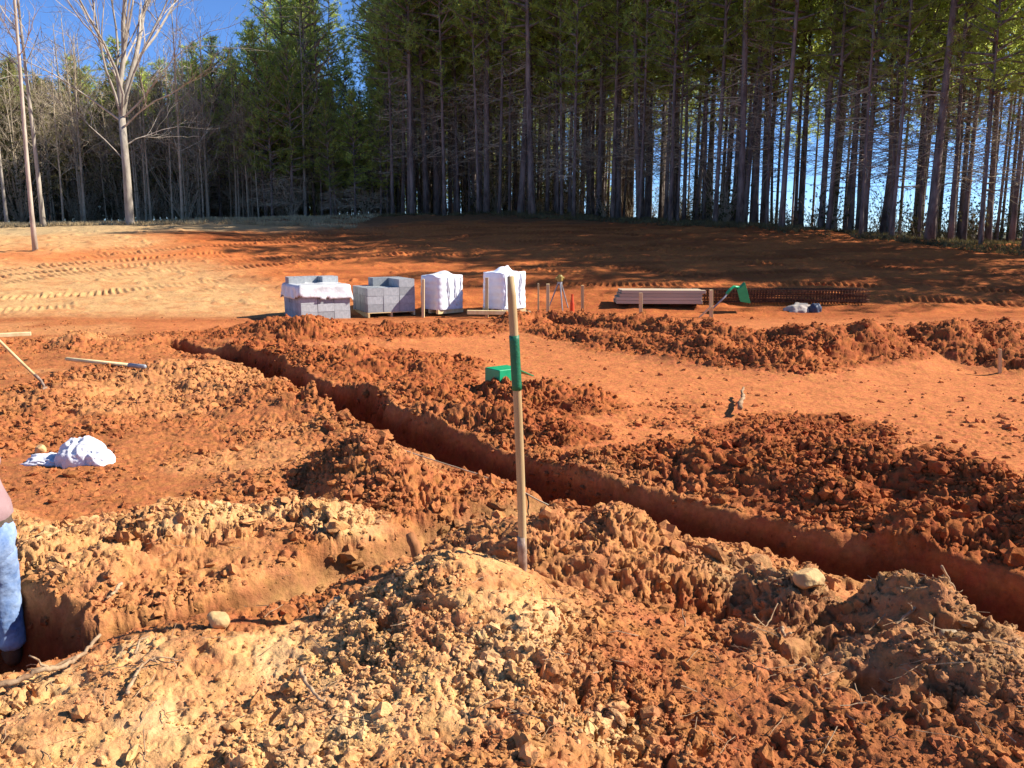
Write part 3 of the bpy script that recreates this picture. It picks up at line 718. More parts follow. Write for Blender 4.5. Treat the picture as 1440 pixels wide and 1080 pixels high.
# thicket shrubs with withered leaves, and small evergreens under the pines
def shrub_meshes(seed, H, leaf, n=26, L=.10, w=.035, cl=34):
    g = np.random.default_rng(seed); st = MB(); cents = []
    for k in range(n):
        a = g.uniform(0, 6.28); sp = g.uniform(.1, .6); tt = np.linspace(0, 1, 5)[:, None]
        d = np.array([math.cos(a)*sp, math.sin(a)*sp, 1])*H*g.uniform(.5, 1); pth = d*tt+g.normal(0, .05*H, (5, 3))*tt
        st.tube(pth, np.linspace(.018, .004, 5), 3, False)
        for q in range(cl//6): cents.append(pth[int(g.integers(1, 5))]+g.normal(0, .13*H, 3)*[1, 1, .8])
    cents = np.array(cents); cents[:, 2] = np.abs(cents[:, 2])
    V, Fi = blades(cents, 16, L, w, g); f = MB(); f.add(V, None, Fi)
    return [("stems", st.mesh("shrub_stems", M['brown_twig'])), ("foliage", f.mesh("shrub_foliage", M[leaf]))]
SH = [shrub_meshes(61, 3.2, 'brown_leaf'), shrub_meshes(62, 2.2, 'shrub_leaf'), shrub_meshes(63, 4.6, 'brown_leaf', 30), shrub_meshes(64, 1.4, 'brown_leaf', 18), shrub_meshes(65, 5.2, 'shrub_leaf', 34, cl=60)]
for k in range(44):
    px = rnd(-40, 420); Yv = edge_y((px-720)/1200*48)+rnd(-.4, 7); x = (px-720)/1200*Yv
    make_tree(SH[random.choice([0, 2, 2, 0, 4])], "shrub", x, Yv, rnd(0, 6), rnd(.7, 1.15), label="withered olive brown shrub in the thicket at the left end of the wood", cat="shrub", group="thicket shrubs left of the pines")
for k in range(70):
    px = rnd(400, 1480); dpt = rnd(2, 16); x0 = (px-720)/1200*42; Yv = edge_y(x0)+dpt; x = (px-720)/1200*Yv
    Yv = edge_y(x)+dpt
    make_tree(SH[random.choice([3, 1, 3, 1, 0]) if px < 1200 else random.choice([1, 1, 3, 0])], "shrub", x, Yv, rnd(0, 6), rnd(.6, 1.1), label="low dark shrub growing between the pine trunks", cat="shrub", group="undergrowth between the pines")

for k in range(75):
    px = rnd(330, 1010); dpt = rnd(13, 25); x0 = (px-720)/1200*60; Yv = edge_y(x0)+dpt; x = (px-720)/1200*Yv; Yv = edge_y(x)+dpt
    make_tree(SH[4 if k % 3 else 2], "shrub", x, Yv, rnd(0, 6), rnd(.7, 1.1)*(1 if px < 850 else .6), label="tall dark bush deep in the shade behind the pine trunks", cat="shrub", group="tall bushes deep in the wood")
for (x, Yv) in SHQ:
    make_tree(SH[random.choice([3, 3, 0])], "shrub", x, Yv, rnd(0, 6), rnd(.5, .8), label="small brown bush against the sky behind the right-hand pine trunks", cat="shrub", group="bushes behind the right pines")
def ground_cover():
    g = np.random.default_rng(55)
    def field(n, x0, x1, off, L, w, name, m, lab, up, clump):
        x = g.uniform(x0, x1, n); y = np.array([np.interp(a, EX, EY) for a in x])+g.uniform(off[0], off[1], n)
        k = fbm(x*.8, y*.8, 3, 90)*g.uniform(.6, 1.4, n) > clump; x, y = x[k], y[k]
        z = terrain(x, y)[0]
        V, Fi = blades(np.stack([x, y, z], 1), 5, L, w, g, up)
        tag(link(name, npmesh(name, V, Fi, M[m], False)), lab, name.replace('_', ' '), kind='stuff')
    field(26000, -26, -7, (-9, 3), .22, .022, "dry_grass", 'straw', "short straw coloured grass at the left before the wood", 1.6, .42)
    field(30000, -12, 20, (-2.0, 8), .24, .03, "leaf_litter", 'brown_leaf', "brown leaf and needle litter along the wood edge", .5, .44)
ground_cover()
# ------------------------------------------------------------------ building materials by the pad
def rotm(rx=0, ry=0, rz=0):
    return np.array(Matrix.Rotation(rz, 3, 'Z') @ Matrix.Rotation(ry, 3, 'Y') @ Matrix.Rotation(rx, 3, 'X'))
def block_mesh():
    xs = [-.195, -.165, -.016, .016, .165, .195]; ys = [-.095, -.064, .064, .095]; h = .19
    V = [(x, y, z) for z in (0, h) for y in ys for x in xs]
    def idx(i, j, k): return k*24+j*6+i
    solid = {(i, j): not (j == 1 and i in (1, 3)) for i in range(5) for j in range(3)}
    Fq = []
    for (i, j), s in solid.items():
        if not s: continue
        Fq.append((idx(i, j, 1), idx(i+1, j, 1), idx(i+1, j+1, 1), idx(i, j+1, 1))); Fq.append((idx(i, j, 0), idx(i, j+1, 0), idx(i+1, j+1, 0), idx(i+1, j, 0)))
        if not solid.get((i-1, j), False): Fq.append((idx(i, j, 0), idx(i, j, 1), idx(i, j+1, 1), idx(i, j+1, 0)))
        if not solid.get((i+1, j), False): Fq.append((idx(i+1, j, 0), idx(i+1, j+1, 0), idx(i+1, j+1, 1), idx(i+1, j, 1)))
        if not solid.get((i, j-1), False): Fq.append((idx(i, j, 0), idx(i+1, j, 0), idx(i+1, j, 1), idx(i, j, 1)))
        if not solid.get((i, j+1), False): Fq.append((idx(i, j+1, 0), idx(i, j+1, 1), idx(i+1, j+1, 1), idx(i+1, j+1, 0)))
    b = MB(); b.add(V, Fq); return b.mesh("concrete_block", M['concrete'])
BLK = block_mesh()
def pallet(loc, rz, w, d, label):
    e = empty("wooden_pallet", loc, rz, label=label, cat="pallet", group="pallets under the materials")
    for k in range(7):
        MB().box((0, -d/2+.05+(d-.1)*k/6, .115), (w, .09, .018)).build("deck_board", M['lumber'], e)
    for x in (-w/2+.03, 0, w/2-.03): MB().box((x, 0, .055), (.04, d, .10)).build("runner", M['lumber'], e)
    return e
def block_stack(cx, cy, rz, layers, extra, lab, grp, nx=3, ny=6, sink=.06):
    z0 = ground_flat(cx, cy)-sink
    pallet((cx, cy, z0), rz, nx*.40, ny*.20, "wooden pallet beneath the "+lab)
    c, s = math.cos(rz), math.sin(rz)
    def put(i, j, k, dr=0, up=False):
        lx, ly = (i-(nx-1)/2)*.398, (j-(ny-1)/2)*.198
        o = bpy.data.objects.new("concrete_block", BLK); col.objects.link(o)
        o.location = (cx+c*lx-s*ly+rnd(-.004, .004), cy+s*lx+c*ly+rnd(-.004, .004), z0+.126+k*.193+.001); o.rotation_euler = (0, 0, rz+dr+rnd(-.012, .012))
        if up: o.rotation_euler = (math.pi/2, 0, rz+dr); o.location.z += .098; o.location.x += .09*-s*-1; o.location.y += .095*c
        
        crs = ['bottom', 'second', 'third', 'fourth'][k]
        if j == 0: wh = ['left corner', 'middle', 'right corner'][i]+' of the near face'
        elif i == 0: wh = ['', 'second', 'third', 'fourth', 'fifth', 'rearmost'][j]+' along the left side'
        elif i == nx-1: wh = ['', 'second', 'third', 'fourth', 'fifth', 'rearmost'][j]+' along the right side'
        else: wh = ['', 'second', 'third', 'fourth', 'fifth', 'rearmost'][j]+' in the middle line'
        tag(o, f"{'film-draped' if sink > .1 else 'bare'} stack's {crs} course concrete block, {wh}", "concrete block", grp); return o
    for k in range(layers):
        for i in range(nx):
            for j in range(ny):
                if 0 < i < nx-1 and 0 < j < ny-1 and k < layers-1: continue
                put(i, j, k)
    for (i, j, up) in extra: put(i, j, layers, 0, up)
    return z0
def ground_flat(x, y): return float(terrain(np.array([float(x)]), np.array([float(y)]), False)[0][0])
def corner_place(px_c, Yv): return ((px_c-720)/1200*Yv*1.0)
s1x, s1y, s1r = (443-720)/1200*20.1, 20.3, R(33)
z1 = block_stack(s1x, s1y, s1r, 3, [], "left stack draped with torn white film", "blocks in the film-draped stack", sink=.15)
# top layer of stack one sits on the film-covered course
def put_block(x, y, z, rz, lab, grp, up=False):
    o = bpy.data.objects.new("concrete_block", BLK); col.objects.link(o); o.location = (x, y, z); o.rotation_euler = (math.pi/2 if up else 0, 0, rz)
    tag(o, lab, "concrete block", grp); return o
def loc2(cx, cy, rz, lx, ly): return (cx+math.cos(rz)*lx-math.sin(rz)*ly, cy+math.sin(rz)*lx+math.cos(rz)*ly)
for i in range(3):
    for j in (0, 1, 4, 5):
        p = loc2(s1x, s1y, s1r, (i-1)*.398, (j-2.5)*.198); put_block(*p, z1+.127+3*.193, s1r+rnd(-.02, .02), "grey hollow concrete block in the left stack draped with torn white film", "blocks in the film-draped stack")
for n_, (lx, ly, kk, lab) in enumerate(((-.40, .28, 4, "block set at the back left on top of the film-draped stack"), (.0, .48, 4, "block set at the back middle on top of the film-draped stack"), (.39, .40, 4, "block set at the back right on top of the film-draped stack"), (-.35, .49, 4, "rearmost left block on top of the film-draped stack"), (.40, .2, 4, "block in front of the back right one on the film-draped stack"))):
    p = loc2(s1x, s1y, s1r, lx, ly); put_block(*p, z1+.127+kk*.193, s1r, "grey "+lab, "loose blocks on top of the film-draped stack")
def drape(cx, cy, rz, w, d, ztop, seed, drop=(.12, .30), name="plastic_film", m='clear_film', lab="", holes=True, amp=.03):
    """a film lying over a stack and hanging down its sides"""
    g = np.random.default_rng(seed); n = 44; u = np.linspace(-1, 1, n); V = []
    L = 1.55
    for b in u:
        for a in u:
            X_, Y_ = a*L*w/2, b*L*d/2
            ox, oy = max(0, abs(X_)-w/2), max(0, abs(Y_)-d/2)
            x = math.copysign(min(abs(X_), w/2+.02+.05*min(1, ox*3)), X_); y = math.copysign(min(abs(Y_), d/2+.02+.05*min(1, oy*3)), Y_)
            dz = (ox+oy)
            V.append((x, y, ztop-dz))
    V = np.array(V)
    nx = fbm(V[:, 0]*5+V[:, 2]*4+seed, V[:, 1]*5-V[:, 2]*3, 4, 400+seed)-.5
    V[:, 2] += nx*amp*1.5+amp*.9; V[:, 0] += nx*amp*np.sign(V[:, 0])*(V[:, 2] < ztop-.02); V[:, 1] += nx*amp*np.sign(V[:, 1])*(V[:, 2] < ztop-.02)
    lim = ztop-(drop[0]+(drop[1]-drop[0])*fbm(V[:, 0]*2.5+7, V[:, 1]*2.5+V[:, 0], 3, 420+seed))
    idx = np.arange(n*n).reshape(n, n); Fq = np.stack([idx[:-1, :-1], idx[:-1, 1:], idx[1:, 1:], idx[1:, :-1]], -1).reshape(-1, 4)
    keep = (V[Fq, 2] > lim[Fq]).all(1); Fq = Fq[keep]
    b = MB(); b.add(V, Fq); o = b.build(name, M[m], None, True); o.location = (cx, cy, 0); o.rotation_euler = (0, 0, rz)
    md = o.modifiers.new("thickness", 'SOLIDIFY'); md.thickness = .004
    return tag(o, lab, "plastic film")
drape(s1x, s1y, s1r, 1.20, 1.19, z1+.127+4*.193+.012, 3, (.18, .48), lab="torn white plastic film draped over the left block stack", amp=.035)
s2x, s2y, s2r = (538-720)/1200*20.8, 21.0, R(27)
block_stack(s2x, s2y, s2r, 3, [(2, 0, 0), (2, 1, 0), (2, 2, 0), (2, 3, 0), (2, 4, 0), (2, 5, 0), (1, 5, 0), (1, 4, 0)], "bare block stack right of the film-draped one", "blocks in the bare stack")

def bag_stack(px, Yv, rz, w, d, h, lab, seed, bumps):
    x = (px-720)/1200*(Yv*.995); z = ground_flat(x, Yv)
    e = empty("wrapped_pallet", (x, Yv, z+.10), rz, label=lab, cat="wrapped pallet", group="white wrapped pallets of bags")
    n, k = 56, 40; V = []
    for b in range(k+1):
        t = b/k; 
        for a in range(n):
            th = 2*math.pi*a/n; c, s = math.cos(th), math.sin(th); q = 1/(abs(c)**7+abs(s)**7)**(1/7)
            zz = h*min(1, t*1.35); inn = 1 if t < .74 else max(0, 1-((t-.74)/.26))
            rr = q*(inn if inn < 1 else 1)
            X_, Y_ = c*rr*w/2, s*rr*d/2
            layer = .009*math.sin(zz/h*math.pi*2*5)*(1 if inn == 1 else 0)
            X_ *= 1+layer; Y_ *= 1+layer
            V.append((X_, Y_, zz))
    V = np.array(V); nz = fbm(V[:, 0]*4+seed, V[:, 1]*4+V[:, 2]*3, 4, 500+seed)-.5
    V[:, 0] *= 1+.10*nz; V[:, 1] *= 1+.10*nz; top = V[:, 2] > h*.97
    V[top, 2] += nz[top]*.10
    for (bx, by, bh, br) in bumps: V[:, 2] += (V[:, 2] > h*.9)*bh*np.exp(-((V[:, 0]-bx*w/2)**2+(V[:, 1]-by*d/2)**2)/br**2)
    Fq = [(r*n+a, r*n+(a+1) % n, (r+1)*n+(a+1) % n, (r+1)*n+a) for r in range(k) for a in range(n)]
    b = MB(); b.add(V, Fq); b.build("plastic_cover", M['plastic_wrap'], e, True)
    # folds standing off the cover
    f = MB()
    for q in range(5):
        a = rnd(-.42, .42)*w; tt = np.linspace(0, 1, 8); f.tube(np.stack([a+.03*np.sin(tt*4+q), np.full(8, -d/2-.004), .08+tt*(h-.12)], 1), np.full(8, .012), 5)
    f.build("fold", M['plastic_wrap'], e, True)
    for yy in (-d*.4, 0, d*.4): MB().box((0, yy, -.05), (w*.95, .09, .095)).build("skid", M['lumber'], e)
    return x, Yv, z
w1 = bag_stack(621, 21.0, R(43), .82, .76, .80, "left white wrapped bag pallet, rounded, between block stack and shovel", 1, [(.2, 0, .10, .2), (-.7, -.2, .03, .2)])
w2 = bag_stack(709, 21.0, R(43), .84, .78, .88, "right white wrapped bag pallet with a peaked knot, behind the upright shovel", 2, [(.1, .1, .10, .16), (.3, 0, .07, .06), (-.2, .2, .05, .1)])
GS = "wooden grade stakes by the pad"
def stake(px, pyt, pyb, Yv, w=.045, m='lumber', label="", name="wooden_stake", grp=GS, tipx=None, thick=.03):
    a = PD(px, pyb, Yv); b = PD(tipx or px, pyt, Yv); gz = ground_flat(a[0], Yv); zb = min(a[2], gz)-.12
    v = np.array(b)-np.array(a); L = np.linalg.norm(v)+(a[2]-zb)
    q = Vector(v).to_track_quat('Z', 'Y')
    e = MB(); hw, ht = w/2, max(thick, w*.75)/2
    V = [(-hw, -ht, 0), (hw, -ht, 0), (hw, ht, 0), (-hw, ht, 0)]; V = [(x*.2, y*.2, 0) for x, y, z in V]+[(x, y, .12) for x, y, z in V]+[(x*.98, y, L-.01+rnd(-.005, .008)) for x, y, z in V]
    Fq = [(3, 2, 1, 0), (8, 9, 10, 11)]+[(k*4+j, k*4+(j+1) % 4, (k+1)*4+(j+1) % 4, (k+1)*4+j) for k in range(2) for j in range(4)]
    e.add(V, Fq); o = e.build(name, M[m]); o.rotation_mode = 'QUATERNION'; o.rotation_quaternion = q @ Vector((0, 0, 1)).rotation_difference(Vector((0, 0, 1)))
    o.location = Vector(a)-Vector(v).normalized()*(L-np.linalg.norm(v))
    bv = o.modifiers.new("worn_edges", 'BEVEL'); bv.width = .003; bv.segments = 1
    return tag(o, label, "stake", grp)
stake(595, 392, 438, 20.3, .085, label="pale wide stake in front of the left white wrapped pallet")
stake(684.5, 390, 436, 20.3, .10, label="pale wide stake in front of the right white wrapped pallet")
stake(757, 398, 432, 20.5, .05, 'old_wood', label="thin brown stake just right of the right white pallet")
stake(770.5, 399, 431, 20.3, .10, label="bright wide stake second from the right white pallet")
stake(819, 401, 437, 20.3, .09, 'old_wood', label="brown stake right of the yellow instrument on its tripod")
stake(901, 411, 441, 20.3, .10, label="pale stake in front of the grey stack of boards")
stake(1000, 407, 447, 20.3, .10, label="pale upright stake beside the green tipped tub")
stake(984, 430, 446, 20.2, .05, label="pale slanting brace leaning on the stake beside the green tub", tipx=1001)
stake(1406, 490, 521, P(1406, 521, .05)[1], .05, 'old_wood', label="short brown stake in the far right spoil heap")
def board(a, b, w, t, label, m='lumber', name="timber_board", cat="board"):
    a, b = Vector(a), Vector(b); L = (b-a).length; o = MB().box((0, 0, 0), (L, w, t), bev=.003).build(name, M[m]); o.location = (a+b)/2
    o.rotation_mode = 'QUATERNION'; o.rotation_quaternion = (b-a).to_track_quat('X', 'Z'); return tag(o, label, cat)
def hit(px, py):
    Yv = 2.0
    while Yv < 40:
        q = PD(px, py, Yv)
        if q[2] <= ground_flat(q[0], Yv): return q
        Yv += .03
    return q
def zon(p, dz): return (p[0], p[1], ground_z(p[0], p[1])+dz)
a = PD(657, 439, 20.0); b = PD(746, 440, 20.2)
board((a[0], a[1], a[2]), (b[0], b[1], b[2]), .14, .09, "pale timber lying in front of the right white wrapped pallet")
# tripod instrument
tx = (787-720)/1200*21.2; tz = ground_flat(tx, 21.2)
e = empty("tripod_level", (tx, 21.2, tz), .4, label="yellow instrument on a grey tripod between two stakes", cat="survey level")
for k in range(3):
    an = k*2.094+.3; MB().tube([(math.cos(an)*.30, math.sin(an)*.30, 0), (math.cos(an)*.04, math.sin(an)*.04, .66)], [.014, .02], 6).build("leg", M['metal'], e)
MB().tube([(0, 0, .64), (0, 0, .69)], [.06, .06], 10).build("head_plate", M['metal'], e)
MB().tube([(0, 0, .69), (0, 0, .72), (0, 0, .82), (0, 0, .86)], [.05, .075, .075, .045], 12).build("instrument", M['yellow'], e)
MB().tube([(-.11, 0, .78), (.11, 0, .78)], [.03, .035], 8).build("telescope", M['yellow'], e)
ox = (804.5-720)/1200*20.6; oz = ground_flat(ox, 20.6)
e = empty("marker", (ox, 20.6, oz), label="slim orange plastic marker standing between the tripod and a brown stake", cat="marker")
MB().tube([(0, 0, 0), (0, 0, .03), (0, 0, .28), (0, 0, .36), (0, 0, .46)], [.055, .055, .05, .035, .025], 12).build("body", M['orange'], e)
MB().tube([(0, 0, .46), (0, 0, .50)], [.03, .03], 10).build("cap", M['orange'], e)
# stack of grey boards: five boards in two courses
a0, b0 = PD(865, 436, 21.5), PD(988, 440, 21.3)
zb = ground_flat(a0[0], 21.5)
for k in range(4):
    for j in range(3):
        aa = (a0[0]+.04*k+rnd(-.03, .03), 21.4+j*.24, zb+.12+k*.085); bb = (b0[0]+rnd(-.05, .05), 21.3+j*.24, zb+.12+k*.085+.0)
        o = board(aa, bb, .23, .08, "weathered grey board in the low stack behind the spoil ridge", 'foam'); o['group'] = "boards in the grey stack"
# bundle of rusty reinforcing bars with cage stirrups
zc = ground_flat(6, 22)
e = empty("rebar_cage", ((1095-720)/1200*22, 22, zc), R(-2), label="long dark rusty reinforcing cage lying right of the grey boards", cat="rebar cage")
Lc = 4.4
for j, (yy, zz) in enumerate(((-.25, .04), (.0, .04), (.25, .04), (-.25, .34), (.0, .34), (.25, .34), (-.25, .18), (.25, .18), (-.26, .26), (-.26, .11))):
    tt = np.linspace(-Lc/2, Lc/2, 20); MB().tube(np.stack([tt, yy+.01*np.sin(tt*2+j), zz+.012*np.sin(tt*1.3+j)], 1), np.full(20, .014), 5).build("bar", M['rust_bar'], e, True)
for k in range(56):
    x = -Lc/2+.1+k*(Lc-.2)/55; MB().tube([(x, -.26, .03), (x, .26, .03), (x, .26, .35), (x, -.26, .35), (x, -.26, .03)], np.full(5, .013), 4).build("stirrup", M['rust_bar'], e)
zz_ = ground_flat(6, 22)
def crumple(name, loc, dims, m, seed, label, cat, rz=0, amp=.3, sub=4):
    V, Fi = ico(sub); V = V.copy()
    n = fbm(V[:, 0]*2.2+seed, V[:, 1]*2.2+V[:, 2]*1.7, 4, 600+seed)+.5*np.abs(fbm(V[:, 0]*4+seed, V[:, 2]*4-V[:, 1]*3, 3, 610+seed)-.5)
    V *= (1+amp*(n-.6)*2)[:, None]; V[:, 2] = np.maximum(V[:, 2], -.35); V *= np.array(dims)
    o = link(name, npmesh(name, V, Fi, M[m], True)); o.location = loc; o.rotation_euler = (0, 0, rz); return tag(o, label, cat)
p = PD(1122, 440, 21.2); crumple("tan_sheet", (p[0], 21.2, p[2]-.02), (.42, .25, .26), 'tarp', 3, "crumpled tan sheet lying over the rusty reinforcing cage", "sheet", .3, .45)
p = PD(1146, 437, 21.1); crumple("blue_bag", (p[0], 21.1, p[2]), (.17, .15, .2), 'blue', 5, "small dark blue bag beside the tan sheet on the cage", "bag", .3, .3)
# green tipped tub with its pole
p = PD(1034, 416, 21.0)
e = empty("wheelbarrow", (p[0], 21.0, p[2]), R(10), label="green tipped tub on a slanting pole above the rusty cage", cat="wheelbarrow")
def tray(parent, w, d, h, m, t=.012, name="tray"):
    b = MB(); o_, i_ = [], []
    V = []
    for (s, z) in ((.62, 0), (1, h), (1-.05, h), (.60, .03)):
        for (x, y) in ((-1, -1), (1, -1), (1, 1), (-1, 1)): V.append((x*w/2*s, y*d/2*s, z))
    Fq = [(3, 2, 1, 0), (12, 13, 14, 15)]+[(k*4+j, k*4+(j+1) % 4, (k+1)*4+(j+1) % 4, (k+1)*4+j) for k in range(3) for j in range(4)]
    b.add(V, Fq); o = b.build(name, M[m], parent); bv = o.modifiers.new("rounded", 'BEVEL'); bv.width = .012; bv.segments = 2; return o
o = tray(e, .50, .34, .22, 'green'); o.rotation_euler = (R(20), R(72), 0); o.location = (.08, 0, .02)
lp = MB().tube([(-.62, -.1, -.30), (-.3, -.06, -.02), (-.16, 0, .12), (-.05, 0, .20), (.08, 0, .18)], np.full(5, .022), 8).build("pole", M['metal'], e, True)
MB().tube([(-.24, -.03, .05), (-.14, 0, .16), (-.05, 0, .22), (.08, 0, .20)], np.full(4, .04), 8).build("grip_sleeve", M['green'], e, True)
# green box on the spoil ridge
bp_ = hit(698, 539); gz = bp_[2]
e = empty("green_box", (bp_[0]+.08, bp_[1]+.15, gz-.03), R(38), label="bright green box on the spoil ridge behind the upright shovel", cat="box")
MB().box((0, 0, .10), (.34, .30, .20), bev=.008).build("case", M['green'], e)
o = MB().box((0, 0, 0), (.22, .30, .012)).build("open_flap", M['green'], e); o.location = (.27, 0, .12); o.rotation_euler = (0, R(24), 0)

# ------------------------------------------------------------------ tools
def shovel(base, top, bend, label, grip=True, r=.0195, blade_dir=(-.6, -.3, -.75), bw=.2, bl=.28):
    base, top = np.array(base), np.array(top); v = top-base; L = np.linalg.norm(v)
    e = empty("shovel", tuple(base), label=label, cat="shovel", group="long-handled shovels")
    t = np.linspace(.085, 1, 16); c = np.array(bend)
    path = v[None]*t[:, None]+c[None]*(np.sin(t*np.pi)[:, None])*.007
    rr = np.full(16, r); rr[-1] *= .75; rr[-2] *= 1.0
    MB().tube(path, rr, 14).build("handle", M['old_wood'], e, True)
    if grip:
        t2 = np.linspace(.64, .815, 12); MB().tube(v[None]*t2[:, None]+c[None]*(np.sin(t2*np.pi)[:, None])*.007, np.full(12, r*1.16), 14).build("grip_tape", M['green_tape'], e, True)
    bd = np.array(blade_dir); bd = bd/np.linalg.norm(bd)
    j = v*.10
    MB().tube([j+v*.045, j, v*.04, bd*.03, bd*.12], [r*1.12, r*1.15, r*1.05, r*1.0, r*.8], 10).build("socket", M['steel'], e, True)
    side = np.cross(bd, v/L); side /= np.linalg.norm(side); nr_ = np.cross(side, bd)
    V = []; nu, nv = 9, 9
    for b in range(nv):
        q = b/(nv-1); w = bw/2*(1 if q < .6 else math.sqrt(max(.03, 1-((q-.6)/.4)**2)))*(.92+.08*min(1, q*6))
        for a_ in range(nu):
            u = a_/(nu-1)*2-1; V.append(bd*(.05+q*bl)+side*u*w+nr_*(-.035*(1-u*u)+.02*q*q))
    idx = np.arange(nu*nv).reshape(nv, nu); b_ = MB(); b_.add(V, np.stack([idx[:-1, :-1], idx[:-1, 1:], idx[1:, 1:], idx[1:, :-1]], -1).reshape(-1, 4))
    o = b_.build("blade", M['steel'], e, True); md = o.modifiers.new("thickness", 'SOLIDIFY'); md.thickness = .003
    return e
Ys = 3.70
sb = PD(736, 812, Ys); st = PD(718, 388, Ys)
shovel(sb, (st[0], Ys-.03, st[2]), (1.1, 0, 0), "upright wooden-handled shovel with green tape, standing in the near sandy heap", blade_dir=(-.45, -.25, -.8))
q0 = P(62, 553, .12); q0 = (q0[0], q0[1], ground_z(q0[0], q0[1])+.10); q1 = np.array(PD(-25, 455, q0[1]-.1))
shovel(q0, q1, (0, 0, -1.2), "leaning shovel with a thin handle and sandy blade at the left edge of the photo", grip=False, r=.017, blade_dir=(.15, -.1, -1), bw=.19, bl=.25)
# pale tool handle lying on the spoil
a = P(93, 505, .22); b = P(205, 517, .2); a = np.array((a[0], a[1], ground_z(a[0], a[1])+.05)); b = np.array((b[0], b[1], ground_z(b[0], b[1])+.05))
zc_ = max(a[2], b[2], ground_z(*(a+b)[:2]/2)+.03); a[2] = PD(93, 503, a[1])[2] if False else zc_; b[2] = zc_-.01
e = empty("tool_handle", tuple((a+b)/2), label="pale wooden tool handle with a silvery end, lying on the left spoil", cat="tool handle")
h = (b-a)/2
MB().tube([-h, -h*.98, h*.62], [.02, .028, .026], 10).build("shaft", M['lumber'], e, True)
MB().tube([h*.6, h*.98, h], [.031, .031, .02], 10).build("metal_sleeve", M['metal'], e, True)
a = P(-60, 478, .2); b = P(44, 473, .2); za = max(ground_z(a[0], a[1]), ground_z(b[0], b[1]))+.05
board((a[0], a[1], za), (b[0], b[1], za), .13, .06, "pale yellow board lying at the left edge beside the slanting shovel")
# white cloth bag
def white_bag():
    c = P(112, 640, .05); gz = ground_z(c[0], c[1])
    e = empty("white_bag", (c[0], c[1], gz-.02), R(0), label="crumpled white cloth bag on the trampled clay, left", cat="bag")
    def cloth(nm, pts2, dims, seed, amp):
        V, Fi = ico(5); V = V.copy()
        n = fbm(V[:, 0]*1.8+seed, V[:, 1]*1.8+V[:, 2], 3, 700+seed)-.5; cr = np.abs(fbm(V[:, 0]*3.4+seed, V[:, 1]*3+V[:, 2]*2.2, 3, 710+seed)-.5)
        V *= (1+amp*n-amp*1.1*cr)[:, None]; sk = 1+np.clip(-V[:, 2], 0, 1)*.25; V[:, 0] *= sk; V[:, 1] *= sk
        V[:, 2] = np.maximum(V[:, 2], -.12+.0*V[:, 0]); V *= np.array(dims); V += np.array(pts2)
        return link(nm, npmesh(nm, V, Fi, M['cloth'], True), e)
    b = cloth("bag_body", (0.02, 0, .02), (.23, .20, .24), 1, .42)
    cloth("loose_fold", (-.30, .0, .015), (.22, .14, .075), 2, .6); cloth("corner_flap", (.17, -.05, .02), (.17, .14, .17), 4, .6)
white_bag()

# ------------------------------------------------------------------ roots, sticks and stones
def root(pxs, z, r, label, m='root', lift=.015, name="root", cat="root", seed=0, br=0, grp=None):
    g = np.random.default_rng(900+seed); pp = []
    for (px, py) in pxs:
        p = P(px, py, z); pp.append((p[0], p[1], ground_z(p[0], p[1])+lift))
    pp = np.array(pp); t = np.linspace(0, len(pp)-1, len(pp)*6); q = np.stack([np.interp(t, np.arange(len(pp)), pp[:, k]) for k in range(3)], 1)
    for _ in range(3): q[1:-1] = (q[:-2]+q[1:-1]*2+q[2:])/4
    q += g.normal(0, r*.3, q.shape)
    c = q.mean(0); b = MB().tube(q-c, np.linspace(r, r*.5, len(q))*g.uniform(.85, 1.15, len(q)), 7)
    for k in range(br):
        i = int(g.integers(2, len(q)-2)); d = g.normal(0, 1, 3)*[1, 1, .4]; d /= np.linalg.norm(d); L = g.uniform(.08, .22)
        s = np.linspace(0, 1, 6)[:, None]; b.tube(q[i]-c+d*L*s+g.normal(0, .012, (6, 3))*s, np.linspace(r*.5, r*.2, 6), 5)
    o = b.build(name, M[m], None, True); o.location = c; return tag(o, label, cat, grp)
root([(-60, 985), (0, 973), (60, 958), (95, 945), (120, 928), (140, 905)], .32, .014, "long bent brown root beside the trench at the lower left", seed=1, lift=.05, br=2)
root([(180, 998), (192, 975), (205, 955), (228, 948)], .33, .008, "thin whitish forked root on the near left sand", seed=2, br=4, lift=.03)
root([(190, 930), (198, 915), (210, 905)], .33, .006, "tiny curled root above the whitish forked root", seed=3, lift=.03)
root([(478, 860), (462, 868), (455, 874)], .38, .011, "broken root stub on the sand left of the upright shovel", seed=4, lift=.05)
root([(172, 828), (160, 836), (150, 842)], .0, .012, "broken root stub sticking out of the left trench wall", seed=5, lift=.05)
root([(423, 950), (435, 975), (455, 1000)], .4, .009, "pale stick standing out of the sand at the lower left of centre", seed=6, lift=.06, name="stick", cat="stick")
root([(1059, 880), (1066, 855), (1080, 835), (1096, 818)], .4, .005, "thin arched pale root at the left of the grey-brown heap", seed=7, lift=.05)
root([(1098, 886), (1104, 895), (1110, 906)], .4, .009, "short pale stick poking from the grey-brown heap", seed=8, lift=.05, name="stick", cat="stick")
root([(1250, 862), (1285, 855), (1315, 833), (1350, 822)], .5, .008, "pale root along the crest of the grey-brown heap", seed=9, br=4, lift=.03)
root([(1320, 835), (1345, 822), (1372, 828)], .52, .006, "thin forked root near the right edge above the trench", seed=10, br=3, lift=.05)
root([(1218, 755), (1226, 768)], .1, .008, "tiny pale root hanging in the shaded trench wall", seed=11, lift=.05)
root([(250, 700), (300, 712)], .1, .006, "thin twig on the left spoil", seed=12, name="twig", cat="twig")
root([(720, 990), (740, 985), (752, 994)], .45, .005, "thin twig at the foot of the sandy heap", seed=13, name="twig", cat="twig")
